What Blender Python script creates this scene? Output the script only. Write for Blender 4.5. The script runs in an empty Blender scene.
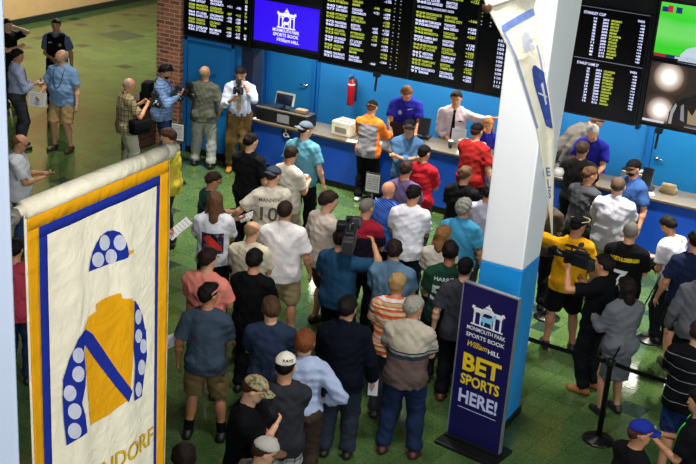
import bpy, bmesh, math, random
import numpy as np
from mathutils import Vector, Matrix
from mathutils.bvhtree import BVHTree
from mathutils.geometry import tessellate_polygon
SC = bpy.context.scene
COL = SC.collection
PI = math.pi
rnd = random.Random(7)

# ------------------------------------------------------------------ camera
CAMH = 6.7
f_, th_, ro_, w_ = 1200.0, math.radians(21.18), math.radians(4.18), math.radians(27.7)
F0 = np.array([-math.sin(w_), math.cos(w_), 0.]); R0 = np.array([math.cos(w_), math.sin(w_), 0.]); Z0 = np.array([0, 0, 1.])
FW = F0*math.cos(th_) - Z0*math.sin(th_); U0 = F0*math.sin(th_) + Z0*math.cos(th_)
RT = R0*math.cos(ro_) + U0*math.sin(ro_); UP = -R0*math.sin(ro_) + U0*math.cos(ro_)
CP = np.array([0, 0, CAMH])
def ray(x, y): return FW*f_ + RT*(x-348) - UP*(y-232)
def gz(x, y, z=0.): a = ray(x, y); return CP + a*((z-CAMH)/a[2])          # point of the place at height z
def gy(x, y, Y): a = ray(x, y); return CP + a*(Y/a[1])                     # point on a plane parallel to the betting wall
cam = bpy.data.objects.new('camera', bpy.data.cameras.new('camera')); COL.objects.link(cam)
cam.data.sensor_width = 36; cam.data.lens = f_/696*36; cam.data.clip_end = 200; cam.data.clip_start = .05
M = Matrix(((RT[0], UP[0], -FW[0], 0), (RT[1], UP[1], -FW[1], 0), (RT[2], UP[2], -FW[2], CAMH), (0, 0, 0, 1)))
cam.matrix_world = M; SC.camera = cam

# ------------------------------------------------------------------ materials
def lin(h):
    if isinstance(h, (tuple, list)): return tuple(h)[:3]+(1.,)
    v = [int(h[i:i+2], 16)/255 for i in (0, 2, 4)]
    return tuple((c/12.92 if c <= .04045 else ((c+.055)/1.055)**2.4) for c in v)+(1.,)
class NT:
    def __init__(s, name):
        s.m = bpy.data.materials.new(name); s.m.use_nodes = True; s.t = s.m.node_tree
        s.b = s.t.nodes['Principled BSDF']
    def n(s, typ, **kw):
        nd = s.t.nodes.new(typ)
        for k, v in kw.items():
            if k.startswith('i_'):
                key = k[2:]; key = int(key) if key.isdigit() else key.replace('_', ' ')
                nd.inputs[key].default_value = v
            else: setattr(nd, k, v)
        return nd
    def l(s, a, b): s.t.links.new(a, b)
    def obj(s): return s.n('ShaderNodeTexCoord').outputs['Object']
    def math(s, op, a, b=None, c=None):
        nd = s.n('ShaderNodeMath', operation=op)
        for i, v in enumerate((a, b, c)):
            if v is None: continue
            if isinstance(v, (int, float)): nd.inputs[i].default_value = v
            else: s.l(v, nd.inputs[i])
        return nd.outputs[0]
    def ramp(s, fac, stops, mode='CONSTANT'):
        r = s.n('ShaderNodeValToRGB'); cr = r.color_ramp; cr.interpolation = mode
        cr.elements[0].position = stops[0][0]; cr.elements[0].color = lin(stops[0][1])
        cr.elements[1].position = stops[1][0]; cr.elements[1].color = lin(stops[1][1])
        for p, c in stops[2:]:
            e = cr.elements.new(p); e.color = lin(c)
        s.l(fac, r.inputs[0]); return r.outputs[0]
    def mix(s, fac, a, b, typ='MIX'):
        nd = s.n('ShaderNodeMix', data_type='RGBA', blend_type=typ)
        for i, v in ((0, fac), (6, a), (7, b)):
            if isinstance(v, (int, float)): nd.inputs[i].default_value = v
            elif isinstance(v, (str, tuple)): nd.inputs[i].default_value = lin(v)
            else: s.l(v, nd.inputs[i])
        return nd.outputs[2]
    def bump(s, h, strength=.3, dist=.01):
        b = s.n('ShaderNodeBump', i_Strength=strength, i_Distance=dist); s.l(h, b.inputs['Height']); s.l(b.outputs[0], s.b.inputs['Normal'])
    def color(s, c):
        if isinstance(c, (str, tuple)): s.b.inputs['Base Color'].default_value = lin(c)
        else: s.l(c, s.b.inputs['Base Color'])
    def noise(s, scale, detail=3, vec=None):
        n = s.n('ShaderNodeTexNoise', i_Scale=scale, i_Detail=detail); s.l(vec if vec is not None else s.obj(), n.inputs['Vector']); return n.outputs['Fac']
_mc = {}
def plain(c, rough=.5, metal=0., name=None, var=.12, emit=0., scale=6.):
    k = (c, rough, metal, name, var, emit)
    if k in _mc: return _mc[k]
    s = NT(name or 'paint'); s.b.inputs['Roughness'].default_value = rough; s.b.inputs['Metallic'].default_value = metal
    cc = lin(c)
    if var: 
        d = tuple(v*(1-var) for v in cc[:3]); u = tuple(min(1, v*(1+var)) for v in cc[:3])
        s.color(s.ramp(s.noise(scale), [(.3, d), (.7, u)], 'LINEAR'))
    else: s.color(cc)
    if emit: 
        s.b.inputs['Emission Color'].default_value = cc; s.b.inputs['Emission Strength'].default_value = emit
    _mc[k] = s.m; return s.m
def fabric(c, kind='plain', *a):
    k = ('fab', c, kind, repr(a))
    if k in _mc: return _mc[k]
    s = NT('fabric'); s.b.inputs['Roughness'].default_value = .85; s.b.inputs['Specular IOR Level'].default_value = .12
    o = s.obj(); sep = s.n('ShaderNodeSeparateXYZ'); s.l(o, sep.inputs[0]); X, Y, Zc = sep.outputs
    if kind == 'plain': col = lin(c)
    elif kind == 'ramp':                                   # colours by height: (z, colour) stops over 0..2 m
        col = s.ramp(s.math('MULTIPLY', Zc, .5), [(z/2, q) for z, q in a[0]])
    elif kind == 'hstripe':
        col = s.ramp(s.math('FRACT', s.math('DIVIDE', Zc, a[0])), a[1])
    elif kind == 'dstripe':
        col = s.ramp(s.math('FRACT', s.math('DIVIDE', s.math('ADD', Zc, s.math('MULTIPLY', X, .6)), a[0])), a[1])
    elif kind == 'plaid':
        fx = s.math('FRACT', s.math('DIVIDE', s.math('ADD', X, Y), a[0])); fz = s.math('FRACT', s.math('DIVIDE', Zc, a[0]))
        c1 = s.ramp(fx, [(0, a[1]), (.55, a[2]), (.8, a[1]), (.9, a[3])]); c2 = s.ramp(fz, [(0, a[1]), (.5, a[2]), (.75, a[3]), (.85, a[1])])
        col = s.mix(.5, c1, c2)
    elif kind == 'camo':
        col = s.ramp(s.noise(22, 2), [(0, a[0]), (.42, a[1]), (.52, a[2]), (.62, a[3])])
    elif kind == 'raglan':                                 # sleeves and yoke in a second colour
        m = s.math('ADD', s.math('GREATER_THAN', s.math('ABSOLUTE', X), .165), s.math('GREATER_THAN', Zc, a[1])); 
        col = s.mix(s.math('MINIMUM', m, 1.), c, a[0])
    elif kind == 'pinstripe':
        col = s.ramp(s.math('FRACT', s.math('DIVIDE', X, a[0])), [(0, c), (.8, a[1])])
    elif kind == 'banner': col = lin(c); s.b.inputs['Sheen Weight'].default_value = .1
    else: col = lin(c)
    if kind == 'plain' and max(col[:3]) < .03: col = tuple(v*.5 for v in col[:3])+(1.,)
    n = s.noise(9, 4); sh = s.ramp(n, [(.25, (.86, .86, .86)), (.75, (1.0, 1.0, 1.0))], 'LINEAR')
    s.color(s.mix(1., col, sh, 'MULTIPLY'))
    dn = s.n('ShaderNodeTexNoise', i_Scale=7., i_Detail=3., i_Distortion=1.6); s.l(o, dn.inputs['Vector']); h = s.math('ADD', dn.outputs['Fac'], s.math('MULTIPLY', s.noise(18, 3), .4)); s.bump(h, .42, .03) if kind != 'banner' else None
    _mc[k] = s.m; return s.m
def skin(c):
    k = ('skin', c)
    if k in _mc: return _mc[k]
    s = NT('skin'); s.b.inputs['Roughness'].default_value = .5
    n = s.noise(12, 3); cc = lin(c); s.color(s.ramp(n, [(.3, tuple(v*.9 for v in cc[:3])), (.7, (min(1, cc[0]*1.1), cc[1], cc[2]*.95))], 'LINEAR'))
    s.b.inputs['Subsurface Weight'].default_value = .08; s.b.inputs['Subsurface Radius'].default_value = (.02, .008, .004)
    s.bump(s.noise(90, 2), .15, .003)
    _mc[k] = s.m; return s.m
def hairm(c):
    k = ('hair', c)
    if k in _mc: return _mc[k]
    s = NT('hair'); s.b.inputs['Specular IOR Level'].default_value = .15; s.b.inputs['Roughness'].default_value = .6; cc = lin(c)
    sc = s.n('ShaderNodeMapping'); sc.inputs['Scale'].default_value = (60, 60, 14); s.l(s.obj(), sc.inputs[0])
    n = s.noise(2.2, 4, sc.outputs[0])
    s.color(s.ramp(n, [(.3, tuple(v*.55 for v in cc[:3])), (.7, tuple(min(1, v*1.35) for v in cc[:3]))], 'LINEAR')); s.bump(n, .6, .01)
    _mc[k] = s.m; return s.m
def glow(c, e, name='screen_light'):
    k = ('glow', c, e)
    if k in _mc: return _mc[k]
    s = NT(name); s.b.inputs['Roughness'].default_value = .3; s.color((0.01, 0.01, 0.01)); s.b.inputs['Emission Color'].default_value = lin(c); s.b.inputs['Emission Strength'].default_value = e
    _mc[k] = s.m; return s.m

# ------------------------------------------------------------------ mesh helpers
def link(name, me, mat=None, parent=None):
    o = bpy.data.objects.new(name, me); COL.objects.link(o)
    if mat is not None and me is not None and not me.materials: me.materials.append(mat)
    if parent is not None: o.parent = parent
    return o
def tag(o, label=None, cat=None, group=None, kind=None):
    if label: o['label'] = label
    if cat: o['category'] = cat
    if group: o['group'] = group
    if kind: o['kind'] = kind
    return o
def empty(name, loc=(0, 0, 0), rz=0.):
    o = bpy.data.objects.new(name, None); COL.objects.link(o); o.location = tuple(float(v) for v in loc); o.rotation_euler = (0, 0, rz); o.empty_display_size = .1
    return o
def smooth(me, on=True): me.polygons.foreach_set('use_smooth', [on]*len(me.polygons))
class MB:
    def __init__(s): s.b = bmesh.new()
    def box(s, c, d, rot=None, bev=0.):
        r = bmesh.ops.create_cube(s.b, size=1.); v = r['verts']
        bmesh.ops.scale(s.b, vec=d, verts=v)
        if bev:
            e = list({e for x in v for e in x.link_edges}); q = bmesh.ops.bevel(s.b, geom=e, offset=bev, segments=2, affect='EDGES', profile=.6); v = list({x for f in q['faces'] for x in f.verts} | {x for x in v if x.is_valid})
        m = Matrix.Translation(Vector([float(q) for q in c])) @ (rot.to_4x4() if rot is not None else Matrix())
        bmesh.ops.transform(s.b, matrix=m, verts=v); return s
    def lathe(s, prof, c=(0, 0, 0), n=32, rot=None):      # prof [(r,z)]
        rings = []
        m = Matrix.Translation(Vector([float(q) for q in c])) @ (rot.to_4x4() if rot is not None else Matrix())
        for r, z in prof:
            if r < 1e-6: rings.append([s.b.verts.new(m @ Vector((0, 0, z)))])
            else: rings.append([s.b.verts.new(m @ Vector((r*math.cos(2*PI*i/n), r*math.sin(2*PI*i/n), z))) for i in range(n)])
        for a, b in zip(rings, rings[1:]):
            if len(a) == 1 and len(b) == 1: continue
            for i in range(n):
                j = (i+1) % n
                if len(a) == 1: s.b.faces.new((a[0], b[j], b[i]))
                elif len(b) == 1: s.b.faces.new((a[i], a[j], b[0]))
                else: s.b.faces.new((a[i], a[j], b[j], b[i]))
        for r, fl in ((rings[0], True), (rings[-1], False)):
            if len(r) > 1: s.b.faces.new(r[::-1] if fl else r)
        return s
    def tube(s, pts, r, n=10):
        pts = [Vector([float(q) for q in p]) for p in pts]; rings = []
        rr = r if isinstance(r, (list, tuple)) else [r]*len(pts)
        for i, p in enumerate(pts):
            t = (pts[min(i+1, len(pts)-1)] - pts[max(i-1, 0)]).normalized()
            a = t.cross(Vector((0, 0, 1))); a = a if a.length > 1e-3 else t.cross(Vector((1, 0, 0))); a.normalize(); b = t.cross(a)
            rings.append([s.b.verts.new(p + (a*math.cos(2*PI*k/n)+b*math.sin(2*PI*k/n))*rr[i]) for k in range(n)])
        for a, b in zip(rings, rings[1:]):
            for i in range(n): s.b.faces.new((a[i], b[i], b[(i+1) % n], a[(i+1) % n]))
        s.b.faces.new(rings[0]); s.b.faces.new(rings[-1][::-1]); return s
    def strip(s, pts, up, w, t):                            # flat belt along pts
        pts = [Vector([float(q) for q in p]) for p in pts]; up = Vector(up); rings = []
        for i, p in enumerate(pts):
            tt = (pts[min(i+1, len(pts)-1)] - pts[max(i-1, 0)]).normalized(); n = tt.cross(up).normalized()
            rings.append([s.b.verts.new(p + up*(sy*w/2) + n*(sx*t/2)) for sx, sy in ((-1, -1), (1, -1), (1, 1), (-1, 1))])
        for a, b in zip(rings, rings[1:]):
            for i in range(4): s.b.faces.new((a[i], b[i], b[(i+1) % 4], a[(i+1) % 4]))
        s.b.faces.new(rings[0]); s.b.faces.new(rings[-1][::-1]); return s
    def poly(s, pts, thick, fn):                            # 2D outline -> slab; fn(u, v, w) gives the point in 3D
        a = [s.b.verts.new(fn(u, v, 0.)) for u, v in pts]; b = [s.b.verts.new(fn(u, v, thick)) for u, v in pts]
        n = len(pts)
        for i in range(n): s.b.faces.new((a[i], a[(i+1) % n], b[(i+1) % n], b[i]))
        for tri in tessellate_polygon([[Vector((u, v, 0)) for u, v in pts]]):
            s.b.faces.new([b[i] for i in tri]); s.b.faces.new([a[i] for i in tri][::-1])
        return s
    def build(s, name, mat, parent=None, sm=False, loc=None):
        bmesh.ops.recalc_face_normals(s.b, faces=s.b.faces)
        me = bpy.data.meshes.new(name); s.b.to_mesh(me); s.b.free()
        if sm: 
            smooth(me)
        o = link(name, me, mat, parent)
        if sm == 'auto':
            for e in []: pass
        if loc is not None: o.location = tuple(loc)
        return o
def struct(o): o['kind'] = 'structure'; return o
# text -> triangles in 2D
_tc = {}
def text2d(body, size=1., bold=0., shear=0., spacing=1.):
    k = (body, bold, shear, spacing)
    if k not in _tc:
        cu = bpy.data.curves.new('t', 'FONT'); cu.body = body; cu.size = 1.; cu.offset = bold; cu.shear = shear; cu.space_character = spacing; cu.resolution_u = 3; cu.align_x = 'LEFT'
        o = bpy.data.objects.new('t', cu); COL.objects.link(o); dg = bpy.context.evaluated_depsgraph_get(); dg.update()
        me = o.evaluated_get(dg).to_mesh(); v = [(p.co.x, p.co.y) for p in me.vertices]; f = [tuple(p.vertices) for p in me.polygons]
        o.evaluated_get(dg).to_mesh_clear(); bpy.data.objects.remove(o); bpy.data.curves.remove(cu); _tc[k] = (v, f)
    v, f = _tc[k]; return [(x*size, y*size) for x, y in v], f
def decal(items, fn, name, mat, parent, maxlen=None, sm=False):
    """items: list of (verts2d, faces); fn(u, v) -> 3D point"""
    bm = bmesh.new()
    for vs, fs in items:
        bv = [bm.verts.new((x, y, 0)) for x, y in vs]
        for f in fs:
            try: bm.faces.new([bv[i] for i in f])
            except ValueError: pass
    if maxlen:
        bmesh.ops.triangulate(bm, faces=bm.faces)
        for _ in range(7):
            e = [e for e in bm.edges if e.calc_length() > maxlen]
            if not e: break
            bmesh.ops.subdivide_edges(bm, edges=e, cuts=1); bmesh.ops.triangulate(bm, faces=[f for f in bm.faces if len(f.verts) > 3])
    for v in bm.verts: v.co = Vector([float(q) for q in fn(v.co.x, v.co.y)])
    me = bpy.data.meshes.new(name); bm.to_mesh(me); bm.free()
    return link(name, me, mat, parent)
def place_text(body, x, y, size, w=None, anchor='l', **kw):
    v, f = text2d(body, size, **kw)
    xs = [p[0] for p in v]; mn, mx = min(xs), max(xs); k = 1.
    if w: k = w/(mx-mn)
    off = -mn*k if anchor == 'l' else (-(mn+mx)/2*k if anchor == 'c' else -mx*k)
    return [(px*k+off+x, py+y) for px, py in v], f
def polyitem(pts):
    return list(pts), [tuple(t) for t in tessellate_polygon([[Vector((u, v, 0)) for u, v in pts]])]
def ell(cx, cy, rx, ry, n=20, a0=0, a1=2*PI): return [(cx+rx*math.cos(a0+(a1-a0)*i/n), cy+ry*math.sin(a0+(a1-a0)*i/n)) for i in range(n)]

# ------------------------------------------------------------------ implicit surfaces for the figures
def nets(F, org, h):
    s = F < 0
    c = np.zeros(tuple(d-1 for d in F.shape), np.int8)
    for dx in (0, 1):
        for dy in (0, 1):
            for dz in (0, 1): c += s[dx:F.shape[0]-1+dx, dy:F.shape[1]-1+dy, dz:F.shape[2]-1+dz]
    act = (c > 0) & (c < 8); idx = np.argwhere(act); ids = np.full(act.shape, -1, np.int32); ids[act] = np.arange(len(idx))
    cor = [(a, b, d) for a in (0, 1) for b in (0, 1) for d in (0, 1)]
    val = [F[idx[:, 0]+a, idx[:, 1]+b, idx[:, 2]+d] for a, b, d in cor]
    pos = np.zeros((len(idx), 3)); cnt = np.zeros(len(idx))
    for i in range(8):
        for j in range(i+1, 8):
            if sum(abs(cor[i][k]-cor[j][k]) for k in range(3)) != 1: continue
            m = (val[i] < 0) != (val[j] < 0); t = np.where(m, val[i]/np.where(m, val[i]-val[j], 1), 0)
            ci = np.array(cor[i]); dj = np.array(cor[j])-ci
            pos += m[:, None]*(ci + t[:, None]*dj); cnt += m
    V = (idx + pos/cnt[:, None])*h + org
    Q = []
    for ax in range(3):
        a = [slice(None)]*3; b = [slice(None)]*3; a[ax] = slice(0, -1); b[ax] = slice(1, None)
        sa, sb = s[tuple(a)], s[tuple(b)]; e = np.argwhere(sa != sb); o1, o2 = (ax+1) % 3, (ax+2) % 3
        e = e[(e[:, o1] > 0) & (e[:, o2] > 0) & (e[:, o1] < F.shape[o1]-1) & (e[:, o2] < F.shape[o2]-1)]
        fl = sa[tuple(e.T)]
        def cell(d1, d2):
            q = e.copy(); q[:, o1] += d1; q[:, o2] += d2; return ids[tuple(q.T)]
        q = np.stack([cell(-1, -1), cell(0, -1), cell(0, 0), cell(-1, 0)], 1); q[~fl] = q[~fl][:, ::-1]; Q.append(q)
    return V, np.concatenate(Q)
def mesh_np(name, V, Q, sm=True):
    me = bpy.data.meshes.new(name); n = len(Q)
    me.vertices.add(len(V)); me.vertices.foreach_set('co', np.asarray(V, np.float32).ravel())
    me.loops.add(n*4); me.loops.foreach_set('vertex_index', Q.astype(np.int32).ravel())
    me.polygons.add(n); me.polygons.foreach_set('loop_start', np.arange(0, n*4, 4, dtype=np.int32))
    me.polygons.foreach_set('loop_total', np.full(n, 4, np.int32)) if False else None
    me.polygons.foreach_set('use_smooth', np.full(n, sm, bool)); me.update(); me.validate(); return me
class Field:
    def __init__(s, h): s.h = h; s.p = []; s.post = []
    def cap(s, a, b, ra, rb, k=.02, planes=(), sub=False, flat=None):
        s.p.append(('c', np.array(a, float), np.array(b, float), ra, rb, k, planes, sub, flat)); return s
    def ell(s, c, r, R=None, k=.03, planes=(), sub=False):
        s.p.append(('e', np.array(c, float), np.array(r, float), np.eye(3) if R is None else R, None, k, planes, sub, None)); return s
    def bounds(s, q):
        if q[0] == 'c':
            m = max(q[3], q[4]); return np.minimum(q[1], q[2])-m, np.maximum(q[1], q[2])+m
        e = np.sqrt(((q[3]*q[2][None, :])**2).sum(1)); return q[1]-e, q[1]+e
    def mesh(s, name, scale=1., noise=None):
        h = s.h; bb = [s.bounds(q) for q in s.p if not q[7]]
        lo = np.min([b[0] for b in bb], 0)-3*h-.008; hi = np.max([b[1] for b in bb], 0)+3*h+.008
        N = np.ceil((hi-lo)/h).astype(int)+1; F = np.full(N, .5, np.float32)
        for q in s.p:
            l, u = s.bounds(q); mg = q[5]+3*h
            i0 = np.clip(np.floor((l-mg-lo)/h).astype(int), 0, N-1); i1 = np.clip(np.ceil((u+mg-lo)/h).astype(int)+1, 1, N)
            ax = [lo[k]+h*np.arange(i0[k], i1[k]) for k in range(3)]
            if any(len(a) == 0 for a in ax): continue
            X, Y, Z = ax[0][:, None, None], ax[1][None, :, None], ax[2][None, None, :]
            if q[0] == 'c':
                a, b = q[1], q[2]; ba = b-a; L = ba@ba+1e-12
                t = np.clip(((X-a[0])*ba[0]+(Y-a[1])*ba[1]+(Z-a[2])*ba[2])/L, 0, 1)
                dx, dy, dz = X-a[0]-t*ba[0], Y-a[1]-t*ba[1], Z-a[2]-t*ba[2]
                if q[8] is not None:                      # flattened section: shrink distance along one direction
                    n, kf = q[8]; dn = dx*n[0]+dy*n[1]+dz*n[2]; d = np.sqrt(dx*dx+dy*dy+dz*dz + dn*dn*(kf*kf-1)) - (q[3]+(q[4]-q[3])*t)
                else: d = np.sqrt(dx*dx+dy*dy+dz*dz) - (q[3]+(q[4]-q[3])*t)
            else:
                c, r, R = q[1], q[2], q[3]
                g = [(X-c[0])*R[0, k]+(Y-c[1])*R[1, k]+(Z-c[2])*R[2, k] for k in range(3)]
                k0 = np.sqrt(sum((g[k]/r[k])**2 for k in range(3)))+1e-9; k1 = np.sqrt(sum((g[k]/r[k]**2)**2 for k in range(3)))+1e-9
                d = k0*(k0-1)/k1
            for n, o in q[6]:
                d = np.maximum(d, (X-o[0])*n[0]+(Y-o[1])*n[1]+(Z-o[2])*n[2])
            W = F[i0[0]:i1[0], i0[1]:i1[1], i0[2]:i1[2]]
            if q[7]: np.maximum(W, -d, out=W)
            else:
                k = q[5]; hh = np.clip(.5+.5*(W-d)/k, 0, 1); W[...] = W*(1-hh)+d*hh-k*hh*(1-hh)
        if noise is not None:
            X, Y, Z = [lo[k]+h*np.arange(N[k]) for k in range(3)]; F += noise(X[:, None, None], Y[None, :, None], Z[None, None, :])
        for n, o in s.post:
            X, Y, Z = [lo[k]+h*np.arange(N[k]) for k in range(3)]
            F = np.maximum(F, (X[:, None, None]-o[0])*n[0]+(Y[None, :, None]-o[1])*n[1]+(Z[None, None, :]-o[2])*n[2])
        V, Q = nets(F, lo, h); return mesh_np(name, V*scale, Q)
def wrinkle(seed, amp=.004):
    r = random.Random(seed); W = [(r.uniform(-30, 30), r.uniform(-30, 30), r.uniform(-14, 14), r.uniform(0, 6)) for _ in range(3)] + [(r.uniform(-26, 26), r.uniform(-20, 20), r.uniform(14, 30)*r.choice((-1, 1)), r.uniform(0, 6)) for _ in range(2)]
    def fn(X, Y, Z):
        a = 0.
        for x, y, z, p in W:
            q = np.sin(X*x+Y*y+Z*z+p+1.8*np.sin(Z*8+p*2+X*6)+1.2*np.sin(Y*7+X*9+p)); a = a+(1-np.abs(q))*1.3-.45     # rounded ridges between sharp creases
        return (-a-1.4)*amp*.75
    return fn

def rotx(a): c, s = math.cos(a), math.sin(a); return np.array([[1, 0, 0], [0, c, -s], [0, s, c]])
def rotz(a): c, s = math.cos(a), math.sin(a); return np.array([[c, -s, 0], [s, c, 0], [0, 0, 1.]])
def roty(a): c, s = math.cos(a), math.sin(a); return np.array([[c, 0, s], [0, 1, 0], [-s, 0, c]])
def unit(v): v = np.array(v, float); return v/np.linalg.norm(v)
def ik(S, T, a, b, pole):
    v = T-S; d = np.linalg.norm(v); dm = (a+b)*.985
    if d > dm: T = S+v*(dm/d); v = T-S; d = dm
    u = v/d; x = (a*a-b*b+d*d)/(2*d); hh = math.sqrt(max(a*a-x*x, 1e-6)); p = np.array(pole)-S; p = p-u*(p@u); p = unit(p)
    return S+u*x+p*hh, T
ARMS = {  # right-hand targets in rest coordinates, elbow pole, palm normal preference, curl
 'down': ((.27, .05, .86), (.4, -.3, 1.1), (-1, 0, 0), .35), 'phone': ((.07, .30, 1.16), (.34, -.1, .95), (-.5, .3, .8), .9),
 'paper': ((.13, .34, 1.10), (.36, -.1, .9), (-.8, .1, .6), .8), 'cam': ((.09, .22, 1.50), (.42, .1, 1.0), (-1, 0, .2), .9),
 'camlow': ((.09, .27, 1.28), (.40, -.05, .9), (-1, 0, .3), .9), 'crossr': ((-.12, .20, 1.22), (.36, .02, 1.08), (0, -1, 0), .5),
 'hip': ((.17, .04, 1.03), (.55, -.25, 1.15), (0, -.2, -1), .5), 'pocket': ((.20, .08, .92), (.45, -.3, 1.1), (-1, 0, 0), .6),
 'counter': ((.16, .40, 1.13), (.36, -.05, .95), (0, 0, -1), .3), 'point': ((.28, .52, 1.42), (.40, .1, 1.0), (0, 0, -1), .2),
 'back': ((-.02, -.17, 1.0), (.40, -.3, 1.1), (0, -1, 0), .5), 'bag': ((.23, .20, 1.0), (.4, -.2, 1.0), (-1, 0, 0), .8),
 'raise': ((.30, .30, 1.62), (.45, .0, 1.2), (-1, 0, 0), .6), 'front': ((.02, .22, 1.02), (.38, -.1, 1.0), (0, -1, 0), .5),
 'side': ((.40, .2, 1.0), (.5, -.1, 1.1), (-1, 0, 0), .5), 'head': ((.1, .10, 1.60), (.45, .2, 1.3), (-1, -1, 0), .6),
 'sidepoint': ((.62, .25, 1.46), (.45, .2, 1.0), (0, 0, -1), .3)}
BODY_H, CLO_H = .0118, .0135
PEOPLE = []
def hexv(h): return h
def torso_prims(g, w, t=0., hip=1.):
    gb = g*(1+max(0, g-1)*.6)
    return [((0, 0, .97), (.165*w*g**.6*hip+t, .115*g**.6+t, .125+t)), ((0, .012*g*g, 1.09), (.148*w*gb+t, .115*gb+t, .15+t)),
            ((0, .0, 1.27), (.165*w*g**.7+t, .118*g**.7+t, .19+t))]
def person(px, label, H=1.75, v=0., g=1., w=1., sk='c99a7c', hair=('short', '2a1d15'), top=('tee', '888888'), bot=('trousers', '333333'), shoes='1c1a18',
           arms=('phone', 'phone'), head=(0, 10), lean=0., hat=None, beard=None, glasses=False, at=None, stance=.0, prints=(), sock=None, twist=0, belt=None, seed=None, targets=None, low=0., z0=0., cat='person'):
    """one figure. px: pixel of the top of the head (used to find the spot on the floor); v: 0 back to the lens, 90 facing left, -90 facing right"""
    pos = gz(px[0], px[1], H-low+z0) if at is None else np.array([at[0], at[1], 0.])
    rz = math.atan2(-pos[0], pos[1]) + math.radians(v)
    s = H/1.75; seed = seed if seed is not None else len(PEOPLE)*7+3; r = random.Random(seed)
    le = math.radians(lean); piv = np.array([0, 0, .95]); RU = rotz(math.radians(twist))@rotx(-le)
    # head top moves forward when leaning; keep the head where the photograph has it
    if at is None and lean:
        off = RU@(np.array([0, .0, 1.75])-piv)+piv; low2 = (1.75-off[2])*s
        pos = gz(px[0], px[1], H-low2-low+z0); hd = rotz(rz)@np.array([off[0]*s, off[1]*s, 0]); pos = pos-np.array([hd[0], hd[1], 0])
    pos[2] = z0
    U = lambda p: RU@(np.array(p, float)-piv)+piv
    hp = np.array([0, -.005, 1.55]); RH = RU@rotz(math.radians(head[0]))@rotx(-math.radians(head[1]))
    Hd = lambda p: RH@(np.array(p, float)-hp)+U(hp)
    sc = s*np.array([1.07, 1.07, 1.]); w = w*.94
    B = Field(BODY_H)
    tp = torso_prims(g, w)
    B.ell(tp[0][0], tp[0][1], k=.05); B.ell(U(tp[1][0]), tp[1][1], RU, k=.06); B.ell(U(tp[2][0]), tp[2][1], RU, k=.06)
    shw = .142*w*g**.3
    B.cap(U((-shw, -.01, 1.385)), U((shw, -.01, 1.385)), .056*g**.5, .056*g**.5, k=.06)
    B.cap(U((-.06, -.02, 1.425)), U((.06, -.02, 1.425)), .054, .054, k=.05)
    B.cap(U((0, -.015, 1.43)), Hd((0, .005, 1.58)), .062*g**.4, .054*g**.3, k=.03)
    hg = g**.25
    B.ell(Hd((0, -.008, 1.655)), (.076*hg, .096, .095), RH, k=.02); B.ell(Hd((0, .032, 1.598)), (.057*hg, .06, .066), RH, k=.04)
    B.cap(Hd((0, .086, 1.652)), Hd((0, .106, 1.618)), .009, .0135, k=.012)
    B.cap(Hd((-.035, .078, 1.668)), Hd((.035, .078, 1.668)), .012, .012, k=.015)
    B.ell(Hd((0, .078, 1.562)), (.022, .02, .017), RH, k=.02)
    for sx in (-1, 1): B.ell(Hd((sx*.078*hg, -.004, 1.635)), (.010, .02, .03), RH, k=.008)
    joints = {}
    # legs
    sp = .10+stance; legs = []
    for i, sx in enumerate((-1, 1)):
        hip = np.array([sx*.088*w, 0, .93]); ank = np.array([sx*(sp+.01), r.uniform(-.05, .06), .085]); kn, ank = ik(hip, ank, .44, .425, (sx*.16, 1, .5)); legs.append((hip, kn, ank))
        gl = g**.6
        B.cap(hip, kn, .088*gl*w**.3, .056*gl, k=.03); B.cap(kn, ank, .052*gl, .036, k=.02); B.ell(kn*.65+ank*.35+np.array([0, -.022, 0]), (.05*gl, .05*gl, .11), k=.03)
        B.cap(ank+[0, -.03, -.045], ank+[0, .13, -.055], .035, .026, k=.02)
        B.ell((sx*.075, -.055, .94), (.085*gl, .08*gl, .09), k=.04)
    # arms
    AR = []
    for i, sx in enumerate((-1, 1)):
        nm = arms[i]; T, pole, nrm, curl = ARMS[nm] if not (targets and targets[i]) else (targets[i]+ARMS[nm][1:])[:4]
        m = np.array([sx, 1, 1])
        wide = .178*w*g**.3; S = U((sx*wide, -.008, 1.375)); Tt = U(np.array(T)*m + (np.array([sx*.04*(g-1)*4, .22*max(0, g-1), 0]) if nm not in ('cam', 'raise') else 0)); pl = U(np.array(pole)*m)
        E, Tt = ik(S, Tt, .285, .255, pl)
        ga = g**.4; B.cap(S, E, .05*ga, .038*ga, k=.03); B.cap(E, Tt, .038*ga, .026, k=.015); B.ell(E*.7+Tt*.3, (.038*ga,)*3, k=.03)
        d = unit(Tt-E); nn = np.array(nrm, float)*m; nn = RU@nn; nn = nn-d*(nn@d); nn = unit(nn) if np.linalg.norm(nn) > .1 else unit(np.cross(d, [0, 0, 1.])); side = np.cross(d, nn)*(-sx)   # thumb side
        pc = Tt+d*.05
        B.cap(Tt+d*.012, Tt+d*.075, .032, .036, k=.012, flat=(nn, 2.3))
        for j, (o, L) in enumerate(((.028, .066), (.0095, .074), (-.0095, .070), (-.027, .055))):
            b0 = Tt+d*(.082-.004*abs(j-1))+side*o; a1 = curl*.75; a2 = curl*1.7
            b1 = b0+(d*math.cos(a1)+nn*math.sin(a1)+side*(o*1.5))*L*.5; b2 = b1+(d*math.cos(a2)+nn*math.sin(a2))*L*.5
            B.cap(b0, b1, .0092, .0086, k=.004); B.cap(b1, b2, .0086, .0078, k=.004)
        t0 = Tt+d*.025+side*.028; t1 = t0+unit(d*.7+side*.75+nn*.35)*.036; B.cap(t0, t1, .012, .0105, k=.006); B.cap(t1, t1+unit(d+nn*.5)*.028, .0105, .009, k=.004)
        AR.append((S, E, Tt, pc, d, nn, side))
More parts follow.
